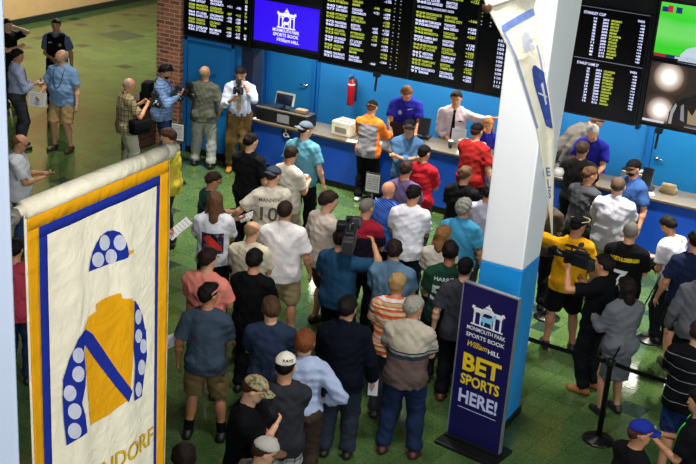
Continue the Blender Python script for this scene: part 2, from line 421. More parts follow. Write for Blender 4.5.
    root = link('person', B.mesh('person', sc), skin(sk)); root.location = tuple(pos); root.rotation_euler = (0, 0, rz)
    tag(root, label, cat)
    W3 = lambda p: rotz(rz)@(np.array(p, float)*sc)+pos
    # ---- trousers / shorts / skirt
    kind, bc = bot[0], bot[1]; bm_ = fabric(*bc) if isinstance(bc, tuple) else fabric(bc)
    P = Field(CLO_H); t = .014; loose = bot[2] if len(bot) > 2 else .016
    tk_ = len(top) > 2 and top[2] == 'tucked'; wp = [((0, 0, 1), (0, 0, 1.0 if tk_ else .90))]
    gl = g**.6
    P.ell(tp[0][0], np.array(tp[0][1])+t, k=.05, planes=wp); P.ell((0, .01, 1.0), (.15*w*g+t, .115*g+t, .1), k=.04, planes=wp)
    for sx, (hip, kn, ank) in zip((-1, 1), legs):
        P.ell((sx*.075, -.055, .94), (.085*gl+t, .08*gl+t, .09+t), k=.04, planes=wp)
        if kind == 'skirt': pass
        elif kind == 'shorts':
            kd = unit(kn-hip); ke = kn+kd*.0
            P.cap(hip, ke, .088*gl+.016, .056*gl+.036, k=.03, planes=[(kd, ke-kd*.01)]+wp)
        else:
            P.cap(hip, kn, .088*gl+loose, .056*gl+loose+.006, k=.03, planes=wp); an = ank+np.array([0, .0, .0]); kd = unit(an-kn)
            P.cap(kn, an, .056*gl+loose+.004, .042+loose, k=.02, planes=[(kd, an-kd*.012)]); P.ell(kn*.65+ank*.35+np.array([0, -.022, 0]), (.05*gl+.015, .05*gl+.015, .12), k=.03)
            if kind == 'trousers': P.ell(an+np.array([0, .0, .05]), (.056+loose*.5, .062+loose*.5, .05), k=.03, planes=[((0, 0, -1), (0, 0, .055))])
    if kind == 'skirt':
        P.cap((0, 0, .95), (0, 0, .5), .17*w*g, .2*w*g, k=.03, planes=[((0, 0, -1), (0, 0, .52))], flat=((0, 1, 0), 1.05))
    nm = {'shorts': 'shorts', 'skirt': 'skirt'}.get(kind, 'trousers')
    link(nm, P.mesh(nm, sc, wrinkle(seed+1, .005)), bm_, root)
    # ---- top
    kind, tc = top[0], top[1]; tm = fabric(*tc) if isinstance(tc, tuple) else fabric(tc)
    T_ = Field(CLO_H); t = .016 if kind != 'jacket' else .024
    long_ = kind in ('long', 'jacket', 'shirt_rolled'); tucked = len(top) > 2 and top[2] == 'tucked'
    hem = .965 if tucked else {'jacket': .80, 'dress': .62}.get(kind, .825)
    pl = [((0, 0, -1), (0, 0, hem))]
    tt = torso_prims(g, w, t)
    if not tucked:
        cr = .168*w*g**.6+t
        T_.cap(U((0, -.005, 1.24)), (0, -.005, hem-.03), cr-.004, cr+.018, k=.03, planes=pl, flat=((0, 1, 0), 1.24))
        T_.ell((0, .012, 1.0), (.15*w*g+t+.010, .115*g+t+.012, .12), k=.02, planes=pl)
        T_.ell(U(tt[1][0]), tt[1][1], RU, k=.02, planes=pl)
        for sx in (-1, 1): T_.ell((sx*.088*w, 0, .90), (.108*gl+t*.6, .118*gl+t*.6, .12), k=.02, planes=pl)
    else:
        T_.ell(tt[0][0], tt[0][1], k=.04, planes=pl); T_.ell((0, .012, 1.0), (.15*w*g+t, .115*g+t, .12), k=.04, planes=pl); T_.ell(U(tt[1][0]), tt[1][1], RU, k=.05, planes=pl)
    T_.ell(U(tt[2][0]), tt[2][1], RU, k=.035, planes=pl)
    if kind == 'dress': T_.cap((0, .0, 1.0), (0, .0, hem-.03), .175*w*g**.6, .22*w*g**.6, k=.05, planes=pl, flat=((0, 1, 0), 1.25))
    T_.cap(U((-shw, -.01, 1.385)), U((shw, -.01, 1.385)), .056*g**.5+t, .056*g**.5+t, k=.06)
    T_.cap(U((-.06, -.02, 1.425)), U((.06, -.02, 1.425)), .056+t, .056+t, k=.05)
    if not tucked:
        for sx in (-1, 1): T_.ell((sx*.075, -.055, .94), (.085*gl+t+.008, .08*gl+t+.010, .10+t), k=.025, planes=pl)
    for (S, E, Tt, pc, d, nn, side) in AR:
        ga = g**.4
        if long_:
            T_.cap(S, E, .05*ga+t, .040*ga+t, k=.035)
            fr = .55 if kind == 'shirt_rolled' else .97; e2 = E+(Tt-E)*fr; T_.cap(E, e2, .040*ga+t, (.034 if kind == 'shirt_rolled' else .028)+t, k=.015, planes=[(d, e2)])
        elif kind != 'sleeveless':
            dd = unit(E-S); fr = .72; e2 = S+(E-S)*fr; T_.cap(S, e2+dd*.03, .052*ga+t, .050*ga+t+.010, k=.035, planes=[(dd, e2)])
    nk = U((0, .012, 1.475)); 
    T_.ell(U((0, .02, 1.50)), (.064, .068, .05), RU, sub=True)
    if kind in ('polo', 'long', 'jacket', 'shirt_rolled', 'shirt'):
        up_ = RU@np.array([0, 0, 1.])
        T_.cap(U((0, -.016, 1.46)), U((0, -.004, 1.535)), .072*g**.3, .066*g**.3, k=.012, planes=[(up_+RU@np.array([0, .5, 0]), U((0, -.004, 1.508)))])
        T_.ell(U((0, .10, 1.50)), (.035, .06, .07), RU, sub=True)
    shirt_nm = {'jacket': 'jacket', 'dress': 'dress', 'tee': 't_shirt', 'polo': 'polo_shirt'}.get(kind, 'shirt')
    tsh = link(shirt_nm, T_.mesh(shirt_nm, sc, wrinkle(seed, top[3] if len(top) > 3 else .0055)), tm, root)
    if belt:
        Bt = Field(.012); Bt.ell(tp[0][0], np.array(tp[0][1])+.026, k=.05, planes=[((0, 0, 1), (0, 0, 1.004)), ((0, 0, -1), (0, 0, .972))]); Bt.ell((0, .01, 1.0), (.15*w*g+.026, .115*g+.026, .1), k=.04, planes=[((0, 0, 1), (0, 0, 1.004)), ((0, 0, -1), (0, 0, .972))]); link('belt', Bt.mesh('belt', sc), plain(belt, .4), root)
    # ---- shoes
    for sx, (hip, kn, ank) in zip((-1, 1), legs):
        S_ = Field(.011); a = ank.copy()
        S_.cap((a[0], a[1]-.045, .042), (a[0]+sx*.006, a[1]+.05, .044), .044, .046, k=.02); S_.cap((a[0], a[1]+.04, .036), (a[0]+sx*.015, a[1]+.155, .028), .046, .040, k=.02); S_.cap((a[0], a[1]-.03, .05), (a[0], a[1]-.01, .10), .042, .042, k=.02, planes=[((0, 0, 1), (0, 0, .105))])
        S_.post = [((0, 0, -1), (0, 0, .002))]
        link('shoe', S_.mesh('shoe', sc), plain(shoes, .5, name='leather'), root)
        if sock: 
            K = Field(.011); u = unit(kn-ank); K.cap(ank, ank+u*.13, .043, .05, k=.01, planes=[(u, ank+u*.12)]); link('sock', K.mesh('sock', sc), fabric(sock), root)
    # ---- hair
    hs, hc = hair; hm = hairm(hc)
    if hs != 'none':
        A = Field(.0095); up = np.array([0, 0, 1.])
        tk = {'buzz': .006, 'short': .013, 'full': .020, 'fringe': .010, 'curly': .024, 'long': .018, 'bob': .02, 'shoulder': .018}[hs]
        if hat: tk = min(tk, .005)
        # lower/front limit: a plane from the hairline to the nape
        pn = RH@unit([0, .98, -1.]); pts = Hd((0, .052, 1.70)); pls = [(pn, pts)]
        if hs == 'fringe': pls.append((RH@unit([0, .35, 1.]), Hd((0, -.02, 1.685))))
        A.ell(Hd((0, -.010, 1.655)), (.076*hg+tk*.7, .096+tk, .095+tk), RH, k=.01, planes=pls)
        if hs != 'fringe': A.ell(Hd((0, .0, 1.68)), (.072*hg+tk*.7, .092+tk*.6, .072+tk), RH, k=.01, planes=[(RH@unit([0, .55, -1.]), Hd((0, .08, 1.712)))])
        if hs in ('long', 'bob', 'shoulder'):
            L = {'long': 1.30, 'shoulder': 1.42, 'bob': 1.50}[hs]
            A.cap(Hd((0, -.045, 1.62)), U((0, -.085, L)), .078, .06, k=.03, planes=[(RH@np.array([0, 1., 0]), Hd((0, .012, 1.6)))], flat=(RH@np.array([0, 1., 0]), 1.2))
            for sx in (-1, 1): A.cap(Hd((sx*.07, -.015, 1.66)), U((sx*.085, -.03, L+.03)), .026, .028, k=.02)
        rr = random.Random(seed); ph = rr.uniform(0, 6); am = .005 if hs == 'curly' else (.0008 if hs in ('buzz', 'fringe') else .0032); fq = 120 if hs == 'curly' else 70
        link('hair', A.mesh('hair', sc, lambda X, Y, Z: am*(np.sin(X*fq+ph+2*np.sin(Z*40))+np.sin(Y*fq*.8+Z*fq*.6+ph))), hm, root)
    if hat:
        hcol, back = hat[0], (len(hat) > 1 and hat[1] == 'back'); hm2 = fabric(*hcol) if isinstance(hcol, tuple) else fabric(hcol)
        brc = hat[2] if len(hat) > 2 and hat[2] else None; fl = -1 if back else 1
        C_ = Field(.0095); C_.ell(Hd((0, -.004, 1.668)), (.088*hg, .108, .098), RH, k=.01, planes=[(RH@unit([0, .12*fl, -1.]), Hd((0, 0, 1.683)))]); C_.cap(Hd((0, -.004, 1.755)), Hd((0, -.004, 1.768)), .009, .008, k=.006)
        cap = link('cap', C_.mesh('cap', sc), hm2, root)
        V = []; Q = []; n = 14; m = 5
        for i in range(n+1):
            a = math.radians(-62+124*i/n)
            for j in range(m+1):
                q = j/m; rx, ry = .086*hg, .104; x = math.sin(a)*rx; y = math.cos(a)*ry
                y2 = y+q*.075*math.cos(a)**.6; x2 = x*(1-.08*q); z = 1.690-.012*q-.35*x2*x2/.086*1.2
                V.append(Hd((x2, fl*(y2-.006), z)))
        off = RH@np.array([0, 0, -.007]); nV = len(V); V = V+[p+off for p in V]; ix = lambda i, j: i*(m+1)+j
        for i in range(n):
            for j in range(m):
                q = [ix(i, j), ix(i+1, j), ix(i+1, j+1), ix(i, j+1)]; Q.append(q); Q.append([k+nV for k in q[::-1]])
        for i in range(n): q = [ix(i, m), ix(i+1, m), ix(i+1, m)+nV, ix(i, m)+nV]; Q.append(q)
        for i in (0, n):
            for j in range(m): Q.append([ix(i, j), ix(i, j+1), ix(i, j+1)+nV, ix(i, j)+nV])
        bme = bpy.data.meshes.new('brim'); bme.from_pydata([tuple(p*sc) for p in V], [], Q); smooth(bme); 
        bb = bmesh.new(); bb.from_mesh(bme); bmesh.ops.recalc_face_normals(bb, faces=bb.faces); bb.to_mesh(bme); bb.free()
        link('brim', bme, fabric(brc) if brc else hm2, cap)
        if len(hat) > 3:
            for (body, size, col, *sg) in hat[3]:
                sgn_ = sg[0] if sg else 1
                def hf(u, v_):
                    a_ = u*sgn_*-1/.09+(.5 if sgn_ < 0 else 0); return tuple(Hd((.095*hg*math.sin(a_), sgn_*fl*.114*math.cos(a_)-.004, 1.705+v_))*sc)
                decal([place_text(body, 0, 0, size, anchor='c', bold=.03)], hf, 'cap_lettering', fabric(col), cap, .01)
    # ---- face
    def ball(name, c, rr, mat, par, R=RH):
        mb = bmesh.new(); bmesh.ops.create_icosphere(mb, subdivisions=2, radius=1.)
        mt = Matrix([list(R[i]*np.array(rr)*sc[i])+[Hd(c)[i]*sc[i]] for i in range(3)]+[[0, 0, 0, 1]]); bmesh.ops.transform(mb, matrix=mt, verts=mb.verts)
        me = bpy.data.meshes.new(name); mb.to_mesh(me); mb.free(); smooth(me); return link(name, me, mat, par)
    if abs(((v+head[0]+180) % 360)-180) > 40:
        for sx in (-1, 1):
            e = ball('eye', (sx*.030, .0835, 1.646), (.015, .009, .0095), plain('d8d2cc', .3, name='eye_white'), root)
            ball('iris', (sx*.030, .0900, 1.645), (.008, .004, .008), plain('1b120c', .2, name='iris'), e)
            ball('eyebrow', (sx*.032, .0885, 1.668), (.019, .006, .0055), hairm(hc if hs != 'none' else '5a4a3a'), root)
        ball('mouth', (0, .0925, 1.587), (.022, .006, .0055), plain('8c4a40', .5, name='lips'), root)
        if beard:
            b = Field(.0095); b.ell(Hd((0, .034, 1.585)), (.064*hg, .066, .062), RH, k=.01, planes=[(RH@unit([0, -.35, 1.]), Hd((0, .06, 1.603)))]); b.ell(Hd((0, .1, 1.588)), (.022, .02, .006), RH, sub=True); link('beard', b.mesh('beard', sc), hairm(beard), root)
        if glasses:
            mb = MB()
            for sx in (-1, 1):
                c = Hd((sx*.032, .102, 1.645)); pts = [tuple((c+RH@np.array([.022*math.cos(a), 0, .016*math.sin(a)]))*sc) for a in np.linspace(0, 2*PI, 14)]; mb.tube(pts, .003, 6)
                mb.tube([tuple(Hd((sx*.054, .1, 1.648))*sc), tuple(Hd((sx*.08, .0, 1.65))*sc)], .003, 6)
            mb.tube([tuple(Hd((-.011, .104, 1.648))*sc), tuple(Hd((.011, .104, 1.648))*sc)], .003, 6); mb.build('glasses', plain('151515', .3), root)
    # ---- prints on the garment
    if prints:
        bv = BVHTree.FromPolygons([p.co for p in tsh.data.vertices], [tuple(p.vertices) for p in tsh.data.polygons])
        for pr in prints:
            fr = pr.get('side', 'back'); items = pr['items']; eps = pr.get('eps', .003)
            def fn(u, v_, fr=fr, eps=eps):
                sg = -1 if fr == 'back' else 1
                o = RU@(np.array([u*(1 if fr == 'back' else -1), sg*.9, v_])-piv)+piv; dr = RU@np.array([0, -sg, 0.])
                hit = bv.ray_cast(Vector([float(q) for q in o*sc]), Vector([float(q) for q in dr]), 2.)
                if hit[0] is None: q = (o+dr*.75)*sc; return tuple(q)
                return tuple(hit[0]-Vector([float(q) for q in dr])*eps)
            decal(items, fn, pr.get('name', 'printed_lettering'), fabric(pr['col']) if isinstance(pr['col'], str) else pr['col'], tsh, pr.get('res', .015))
    info = dict(root=root, W=W3, hand=[AR[0][3], AR[1][3]], AR=AR, rz=rz, pos=pos, sc=sc, Hd=Hd, U=U, RH=RH, RU=RU, shirt=tsh); PEOPLE.append(info); return info
# ------------------------------------------------------------------ the hall
WY, BY = 16.97, 19.3        # betting wall / counter front, back wall of the booth
def floor_mat():
    s = NT('speckled_green_tile'); o = s.obj()
    mp = s.n('ShaderNodeMapping'); mp.inputs['Rotation'].default_value = (0, 0, math.radians(8.5)); k = 1/.305; mp.inputs['Scale'].default_value = (k, k, k); mp.inputs['Location'].default_value = (.22, .35, 0); s.l(o, mp.inputs[0])
    sep = s.n('ShaderNodeSeparateXYZ'); s.l(mp.outputs[0], sep.inputs[0])
    cmb = s.n('ShaderNodeCombineXYZ'); s.l(s.math('FLOOR', sep.outputs[0]), cmb.inputs[0]); s.l(s.math('FLOOR', sep.outputs[1]), cmb.inputs[1])
    wn = s.n('ShaderNodeTexWhiteNoise', noise_dimensions='2D'); s.l(cmb.outputs[0], wn.inputs['Vector'])
    base = s.ramp(wn.outputs['Value'], [(0, '475f38'), (.4, '4b643a'), (.8, '435a35'), (.975, '263a31')])
    bk = s.n('ShaderNodeCombineXYZ'); s.l(s.math('FLOOR', s.math('DIVIDE', sep.outputs[0], 3.)), bk.inputs[0]); s.l(s.math('FLOOR', s.math('DIVIDE', sep.outputs[1], 3.)), bk.inputs[1]); wb = s.n('ShaderNodeTexWhiteNoise', noise_dimensions='2D'); s.l(bk.outputs[0], wb.inputs['Vector']); base = s.mix(s.math('GREATER_THAN', wb.outputs['Value'], .955), base, '2c4436')
    sp = s.n('ShaderNodeTexVoronoi', i_Scale=90.); s.l(o, sp.inputs['Vector'])
    spk = s.ramp(sp.outputs['Color'], [(0, (.72, .76, .72)), (.45, (1., 1., 1.)), (.8, (1.4, 1.36, 1.3))])
    col = s.mix(1., base, spk, 'MULTIPLY')
    big = s.ramp(s.noise(.9, 4), [(.3, (.88, .88, .84)), (.7, (1.08, 1.08, 1.04))], 'LINEAR'); col = s.mix(1., col, big, 'MULTIPLY')
    gx = s.math('ABSOLUTE', s.math('SUBTRACT', s.math('FRACT', sep.outputs[0]), .5)); gy_ = s.math('ABSOLUTE', s.math('SUBTRACT', s.math('FRACT', sep.outputs[1]), .5))
    seam = s.math('GREATER_THAN', s.math('MAXIMUM', gx, gy_), .487); col = s.mix(s.math('MULTIPLY', seam, .45), col, '1e2c1a'); s.color(col)
    s.b.inputs['Roughness'].default_value = .09; s.b.inputs['Specular IOR Level'].default_value = .5
    s.bump(s.math('ADD', s.noise(16, 2), s.math('MULTIPLY', s.noise(50, 2), .25)), .12, .01)
    return s.m
struct(MB().box((-8, 13, -.1), (34, 34, .2)).build('floor', floor_mat()))
struct(MB().box((-21.9, 22, 3), (.3, 16, 6)).build('wall_left', plain('c9a875', .7, name='beige_wall', var=.05)))
struct(MB().box((-21.72, 22, .08), (.06, 16, .16)).build('baseboard_left', plain('1c2a26', .4, name='dark_vinyl')))
struct(MB().box((-17, 30.1, 3), (9.6, .3, 6)).build('wall_far', plain('c9a875', .7, name='beige_wall', var=.05)))
# brick pier
def brick_mat(dark=1.):
    s = NT('red_brick'); o = s.obj(); mp = s.n('ShaderNodeMapping'); mp.inputs['Rotation'].default_value = (PI/2, 0, 0); s.l(o, mp.inputs[0])
    sep = s.n('ShaderNodeSeparateXYZ'); s.l(o, sep.inputs[0]); cm = s.n('ShaderNodeCombineXYZ'); s.l(s.math('ADD', sep.outputs[0], sep.outputs[1]), cm.inputs[0]); s.l(sep.outputs[2], cm.inputs[1])
    b = s.n('ShaderNodeTexBrick', i_Scale=1.); s.l(cm.outputs[0], b.inputs['Vector']); b.inputs['Brick Width'].default_value = .21; b.inputs['Row Height'].default_value = .075; b.inputs['Mortar Size'].default_value = .008
    b.inputs['Color1'].default_value = tuple(v*dark for v in lin('b26c4c')[:3])+(1,); b.inputs['Color2'].default_value = tuple(v*dark for v in lin('7c4230')[:3])+(1,); b.inputs['Mortar'].default_value = tuple(v*dark for v in lin('b0a090')[:3])+(1,)
    s.color(b.outputs['Color']); s.b.inputs['Roughness'].default_value = .85; s.bump(b.outputs['Fac'], -.5, .01); return s.m
struct(MB().box((-12.72, 17.35, 2.8), (.52, .9, 5.6), bev=.008).build('wall_pier', brick_mat()))
o = MB().box((-13.12, 16.6, .45), (.26, .7, .9), bev=.01).box((-13.12, 16.6, .92), (.3, .74, .05), bev=.008).build('brick_pedestal', brick_mat(.22)); tag(o, 'low dark brick pedestal at the foot of the brick pier', 'pedestal')
# blue front wall with the staff door
BLUE = plain('1874b4', .45, name='cyan_blue_paint', var=.05, scale=.8); BLUE2 = plain('1262a8', .45, name='blue_paint_trim', var=.04)
CB = plain('0c3f9e', .4, name='royal_blue_laminate', var=.05); BLACK = plain('0b0c0e', .45, name='black_paint', var=.1)
struct(MB().box((-11.72, WY+.13, 1.06), (1.5, .2, 2.12)).build('wall_front', BLUE))
struct(MB().box((-11.07, WY+.12, 1.06), (.24, .30, 2.12), bev=.01).build('trim_1', plain('0e1a34', .5, name='navy_post')))
d1 = struct(MB().box((-11.86, WY, 1.04), (.92, .05, 2.0), bev=.006).build('door_1', plain('176eb0', .4, name='door_blue', var=.04)))
fr = MB()
for x in (-12.36, -11.36): fr.box((x, WY-.01, 1.06), (.07, .08, 2.1))
fr.box((-11.86, WY-.01, 2.085), (1.06, .08, .06)); fr.build('door_frame', BLUE2, d1)
MB().box((-11.86, WY-.034, 1.53), (.28, .01, .06)).build('name_plate', plain('1560a0', .3), d1)
hb = MB().lathe([(.03, 0), (.03, .012), (.012, .016), (.012, .05)], (-11.5, WY-.03, 1.0), 16, Matrix.Rotation(PI/2, 3, 'X')).tube([(-11.5, WY-.075, 1.0), (-11.62, WY-.075, 1.0)], .011); hb.build('door_handle', plain('a8a8a8', .25, 1.), d1, True)
struct(MB().box((-11.7, WY-.02, .06), (1.5, .05, .12)).build('baseboard_front', BLACK))
# bulkhead that carries the boards, booth shell
struct(MB().box((-5.2, WY+.185, 3.75), (14.5, .3, 3.26)).build('wall_bulkhead', plain('0a0b0d', .5, name='black_bulkhead', var=.2)))
struct(MB().box((-5.0, BY+.1, 1.35), (15, .2, 2.7)).build('wall_back', plain('2076b4', .5, name='bright_blue_paint', var=.05, scale=.7)))
struct(MB().box((-12.55, 18.2, 1.35), (.1, 2.2, 2.7)).build('wall_side', BLUE))
struct(MB().box((-5, 18.35, 2.72), (15, 2.0, .1)).build('ceiling', plain('d8d8d4', .8, name='ceiling_white')))
def back_door(n, x0, x1, handle):
    d = struct(MB().box(((x0+x1)/2, BY-.02, 1.03), (x1-x0, .05, 2.06), bev=.006).build('door_%d' % n, plain('1b76ae', .4, name='door_blue', var=.04)))
    f = MB(); 
    for x in (x0-.05, x1+.05): f.box((x, BY-.03, 1.07), (.09, .09, 2.14))
    f.box(((x0+x1)/2, BY-.03, 2.11), (x1-x0+.19, .09, .09)); f.build('door_frame', BLUE2, d)
    hx = x1-.1 if handle > 0 else x0+.1
    MB().lathe([(.035, 0), (.035, .012), (.014, .016), (.014, .05)], (hx, BY-.045, 1.0), 16, Matrix.Rotation(PI/2, 3, 'X')).tube([(hx, BY-.095, 1.0), (hx-.13*handle, BY-.095, 1.0)], .013).build('door_handle', plain('9a9a98', .25, 1.), d, True)
back_door(2, -12.02, -11.12, 1)
back_door(3, -4.55, -3.6, -1)
struct(MB().box((-2.9, BY-.06, 1.35), (.5, .12, 2.7)).build('trim_2', plain('14609c', .5, name='blue_column', var=.06)))
struct(MB().box((-10.98, BY-.05, 1.35), (.03, .06, 2.7)).box((-6.2, BY-.02, 1.35), (.03, .03, 2.7)).build('trim_3', BLUE2))
# counters
def counter(name, x0, x1, top, label):
    r = empty(name, ((x0+x1)/2, WY+.35, 0)); L = x1-x0
    a = MB().box((0, -.33, (top-.05)/2+.06), (L, .04, top-.17)); a.box((0, .02, (top-.05)/2+.06), (L-.04, .42, top-.17)); a.build('front_panel', CB, r)
    MB().box((0, -.28, .065), (L, .08, .13)).build('toe_kick', BLACK, r)
    MB().box((0, -.06, top-.02), (L+.02, .66, .04), bev=.008).build('countertop', plain('665e50', .35, name='stone_laminate', scale=40, var=.2), r)
    MB().box((0, -.393, top-.02), (L+.02, .008, .03)).build('edge_strip', plain('57493a', .4), r)
    tag(r, label, 'counter'); return r
counter('betting_counter', -10.94, -8.06, .885, 'lower royal blue betting counter with grey-brown top and the wheelchair symbol on its front')
counter('betting_counter', -8.02, 1.6, 1.075, 'higher royal blue betting counter with grey-brown top running behind the white pillar')
# wheelchair symbol
_p = gy(286.5, 133.5, WY-.02); sx, sz = float(_p[0]), float(_p[2])
ws = tag(MB().box((sx, WY-.012, sz), (.19, .012, .19), bev=.003).build('wheelchair_sign', plain('0a1c50', .4)), 'small dark blue square sign with a white wheelchair symbol on the counter front', 'sign')
it = [polyitem(ell(-.015, .055, .014, .014, 14)), polyitem([(-.024, .04), (-.006, .04), (-.002, .005), (.03, .005), (.046, -.045), (.056, -.04), (.066, -.05), (.046, -.06), (.034, -.058), (.022, -.012), (-.02, -.012)])]
ring = []
for i in range(17):
    a0 = math.radians(110+15*i); a1 = a0+math.radians(15.5)
    ring.append(polyitem([(-.012+r*math.cos(a), -.025+r*math.sin(a)) for r, a in ((.045, a0), (.045, a1), (.034, a1), (.034, a0))]))
decal(it+ring, lambda u, v: (sx+u, WY-.0195, sz+v), 'wheelchair_symbol', plain('e8e8e8', .5, var=0), ws)
# ---- pillar
o = struct(MB().box((-3.985, 11.37, 5.4), (.47, .52, 6.96), bev=.018).build('wall_pillar', plain('f0f2f5', .5, name='white_pillar_paint', var=.01)))
for v in o.data.vertices:
    if v.co.y > 11.37: v.co.y += .09*max(0, v.co.z-1.92)
struct(MB().box((-3.985, 11.37, .99), (.476, .526, 1.86), bev=.018).build('trim_4', plain('1890dc', .45, name='blue_pillar_paint', var=.04)))
struct(MB().box((-3.985, 11.37, .04), (.52, .57, .08), bev=.01).build('baseboard_pillar', BLACK))
# ---- near post at the left edge
e = ray(12, 232); eu = e[:2]/np.linalg.norm(e[:2]); ang = math.atan2(-eu[0], eu[1])+.12; fx = np.array([-math.sin(ang), math.cos(ang)]); lx = np.array([-math.cos(ang), -math.sin(ang)])
pc = eu*3.0+lx*.25+fx*.25
o = MB().box((0, 0, 4.0), (.5, .5, 8.0), bev=.015).build('wall_post', plain('a4b0c4', .5, name='pale_post_paint', var=.02)); o.location = (pc[0], pc[1], 0); o.rotation_euler = (0, 0, ang); struct(o)

# ---- odds boards
BZ = WY-.03; txt_w = glow('d4d8ff', 1.25, 'odds_white'); txt_y = glow('bccb48', 1.0, 'odds_yellow'); panel_m = plain('05060a', .25, name='display_black', var=0)
CIT = ['PHILADELPHIA', 'NEW YORK', 'ATLANTA', 'WASHINGTON', 'MIAMI', 'CHICAGO', 'ST LOUIS', 'MILWAUKEE', 'CINCINNATI', 'PITTSBURGH', 'LOS ANGELES', 'SAN DIEGO', 'COLORADO', 'ARIZONA', 'BOSTON', 'TAMPA BAY', 'TORONTO', 'BALTIMORE', 'CLEVELAND', 'DETROIT', 'MINNESOTA', 'KANSAS CITY', 'HOUSTON', 'OAKLAND', 'SEATTLE', 'TEXAS']
def board(name, x0, x1, z0, z1, label, group=None):
    r = MB().box(((x0+x1)/2, BZ+.03, (z0+z1)/2), (x1-x0, .06, z1-z0), bev=.004).build(name, panel_m); tag(r, label, 'display', group)
    b = MB(); t = .018
    for c, d in ((((x0+x1)/2, z0), (x1-x0, t)), (((x0+x1)/2, z1), (x1-x0, t)), ((x0, (z0+z1)/2), (t, z1-z0)), ((x1, (z0+z1)/2), (t, z1-z0))): b.box((c[0], BZ+.01, c[1]), (d[0], .075, d[1]))
    b.build('bezel', plain('111216', .35, var=0), r); return r
YT = BZ-.004
def on_board(u, v): return (u, YT, v)
def odds_rows(r, x0, cols, ztop, zbot, pitch, seed, header=None):
    """pairs of text lines, alternating yellow and white. cols: (dx, width, kind)"""
    rr = random.Random(seed); W_, Y_ = [], []; z = zbot; i = 0
    while z < ztop:
        if header and abs(z-header[0]) < pitch*.5:
            W_.append(place_text(header[1], x0+.02, z+.02, .05, w=.62, bold=.012)); z += pitch*.75; header = None; continue
        L = Y_ if i % 2 else W_
        for ln in (0, 1):
            zz = z+(.052 if ln == 0 else 0)
            for (dx, w, k) in cols:
                if k == 'city': s = rr.choice(CIT); ww = min(w*.9, .027*len(s))
                elif k == 'no': s = '%d' % rr.randint(901, 980); ww = w
                elif k == 'time': s = '%d:%02d' % (rr.randint(1, 10), rr.choice((5, 10, 15, 35, 40))) if ln == 0 else '%d' % rr.randint(901, 980); ww = w
                elif k == 'ml': s = rr.choice('+-')+str(rr.randint(101, 240)); ww = w
                elif k == 'tot': s = rr.choice(('7', '8', '9', '8.5', '9.5')); ww = w*.8
                else: s = '-'; ww = .02
                if k in ('ml', 'tot') and rr.random() < .22: continue
                L.append(place_text(s, x0+dx, zz, .055, w=ww, bold=.028))
        z += pitch; i += 1
    decal(W_, on_board, 'odds_lettering', txt_w, r); decal(Y_, on_board, 'odds_lettering', txt_y, r)
rA = board('odds_board', -12.40, -11.03, 2.13, 4.2, 'black odds display left of the purple-blue logo screen, beside the brick pier')
odds_rows(rA, -12.32, [(0, .13, 'no'), (.16, .28, 'city'), (.45, .3, 'city'), (.80, .10, 'ml'), (.98, .10, 'ml'), (1.16, .06, 'tot')], 3.4, 2.24, .125, 3)
# logo screen
ls = board('logo_screen', -10.99, -9.68, 2.255, 3.0, 'purple-blue screen with the white pavilion logo between two odds displays')
decal([polyitem([(-10.965, 2.28), (-9.705, 2.28), (-9.705, 2.975), (-10.965, 2.975)])], lambda u, v: (u, BZ-.002, v), 'picture', glow('3208f0', 1.0), ls)
def rect(x0, y0, x1, y1): return polyitem([(x0, y0), (x1, y0), (x1, y1), (x0, y1)])
def arch_ring(cx, y0, w, h, t):                           # posts and an arch between them
    out = [rect(cx-w/2-t, y0, cx-w/2, y0+h), rect(cx+w/2, y0, cx+w/2+t, y0+h)]
    for i in range(8):
        a0, a1 = PI*i/8, PI*(i+1)/8; out.append(polyitem([(cx+r*math.cos(a), y0+h+(r)*math.sin(a)*.8) for r, a in ((w/2, a0), (w/2+t, a0), (w/2+t, a1), (w/2, a1))][:4]))
    return out
def pavilion(cx, y0, W, H):
    """white line drawing of a race-course pavilion: base, columns with arches, cornice and cupola"""
    it = [rect(cx-W*.5, y0, cx+W*.5, y0+H*.06), rect(cx-W*.46, y0+H*.60, cx+W*.46, y0+H*.68), rect(cx-W*.52, y0+H*.68, cx+W*.52, y0+H*.74), rect(cx-W*.5, y0+H*.74, cx-W*.42, y0+H*.80), rect(cx+W*.42, y0+H*.74, cx+W*.5, y0+H*.80)]
    for k in (-.44, -.24, .18, .38): it.append(rect(cx+W*k, y0+H*.06, cx+W*(k+.06), y0+H*.6))
    for k in (-.31, .0, .31):
        for i in range(6):
            a0, a1 = PI*i/6, PI*(i+1)/6; w2 = W*(.10 if k else .17); it.append(polyitem([(cx+W*k+r*math.cos(a), y0+H*.42+r*math.sin(a)) for r, a in ((w2, a0), (w2+W*.035, a0), (w2+W*.035, a1), (w2, a1))]))
    it += [rect(cx-W*.16, y0+H*.74, cx+W*.16, y0+H*.79), polyitem(ell(cx, y0+H*.79, W*.11, H*.14, 14, 0, PI)), rect(cx-W*.015, y0+H*.9, cx+W*.015, y0+H)]
    return it
def horse(cx, y0, s):                                       # small horse shape in the middle arch
    P = [(-.5, .1), (-.42, .45), (-.3, .62), (0, .58), (.25, .66), (.42, .92), (.5, .98), (.62, .80), (.56, .72), (.44, .74), (.36, .5), (.34, .25), (.38, 0), (.3, 0), (.24, .26), (-.15, .28), (-.2, 0), (-.28, 0), (-.3, .3), (-.4, .2), (-.42, 0), (-.5, 0)]
    return polyitem([(cx+x*s, y0+y*s) for x, y in P])
wm = glow('f4f2ff', 1.1)
decal(pavilion(-10.33, 2.56, .36, .34) + [horse(-10.33, 2.59, .14)], lambda u, v: (u, YT, v), 'pavilion_emblem', wm, ls)
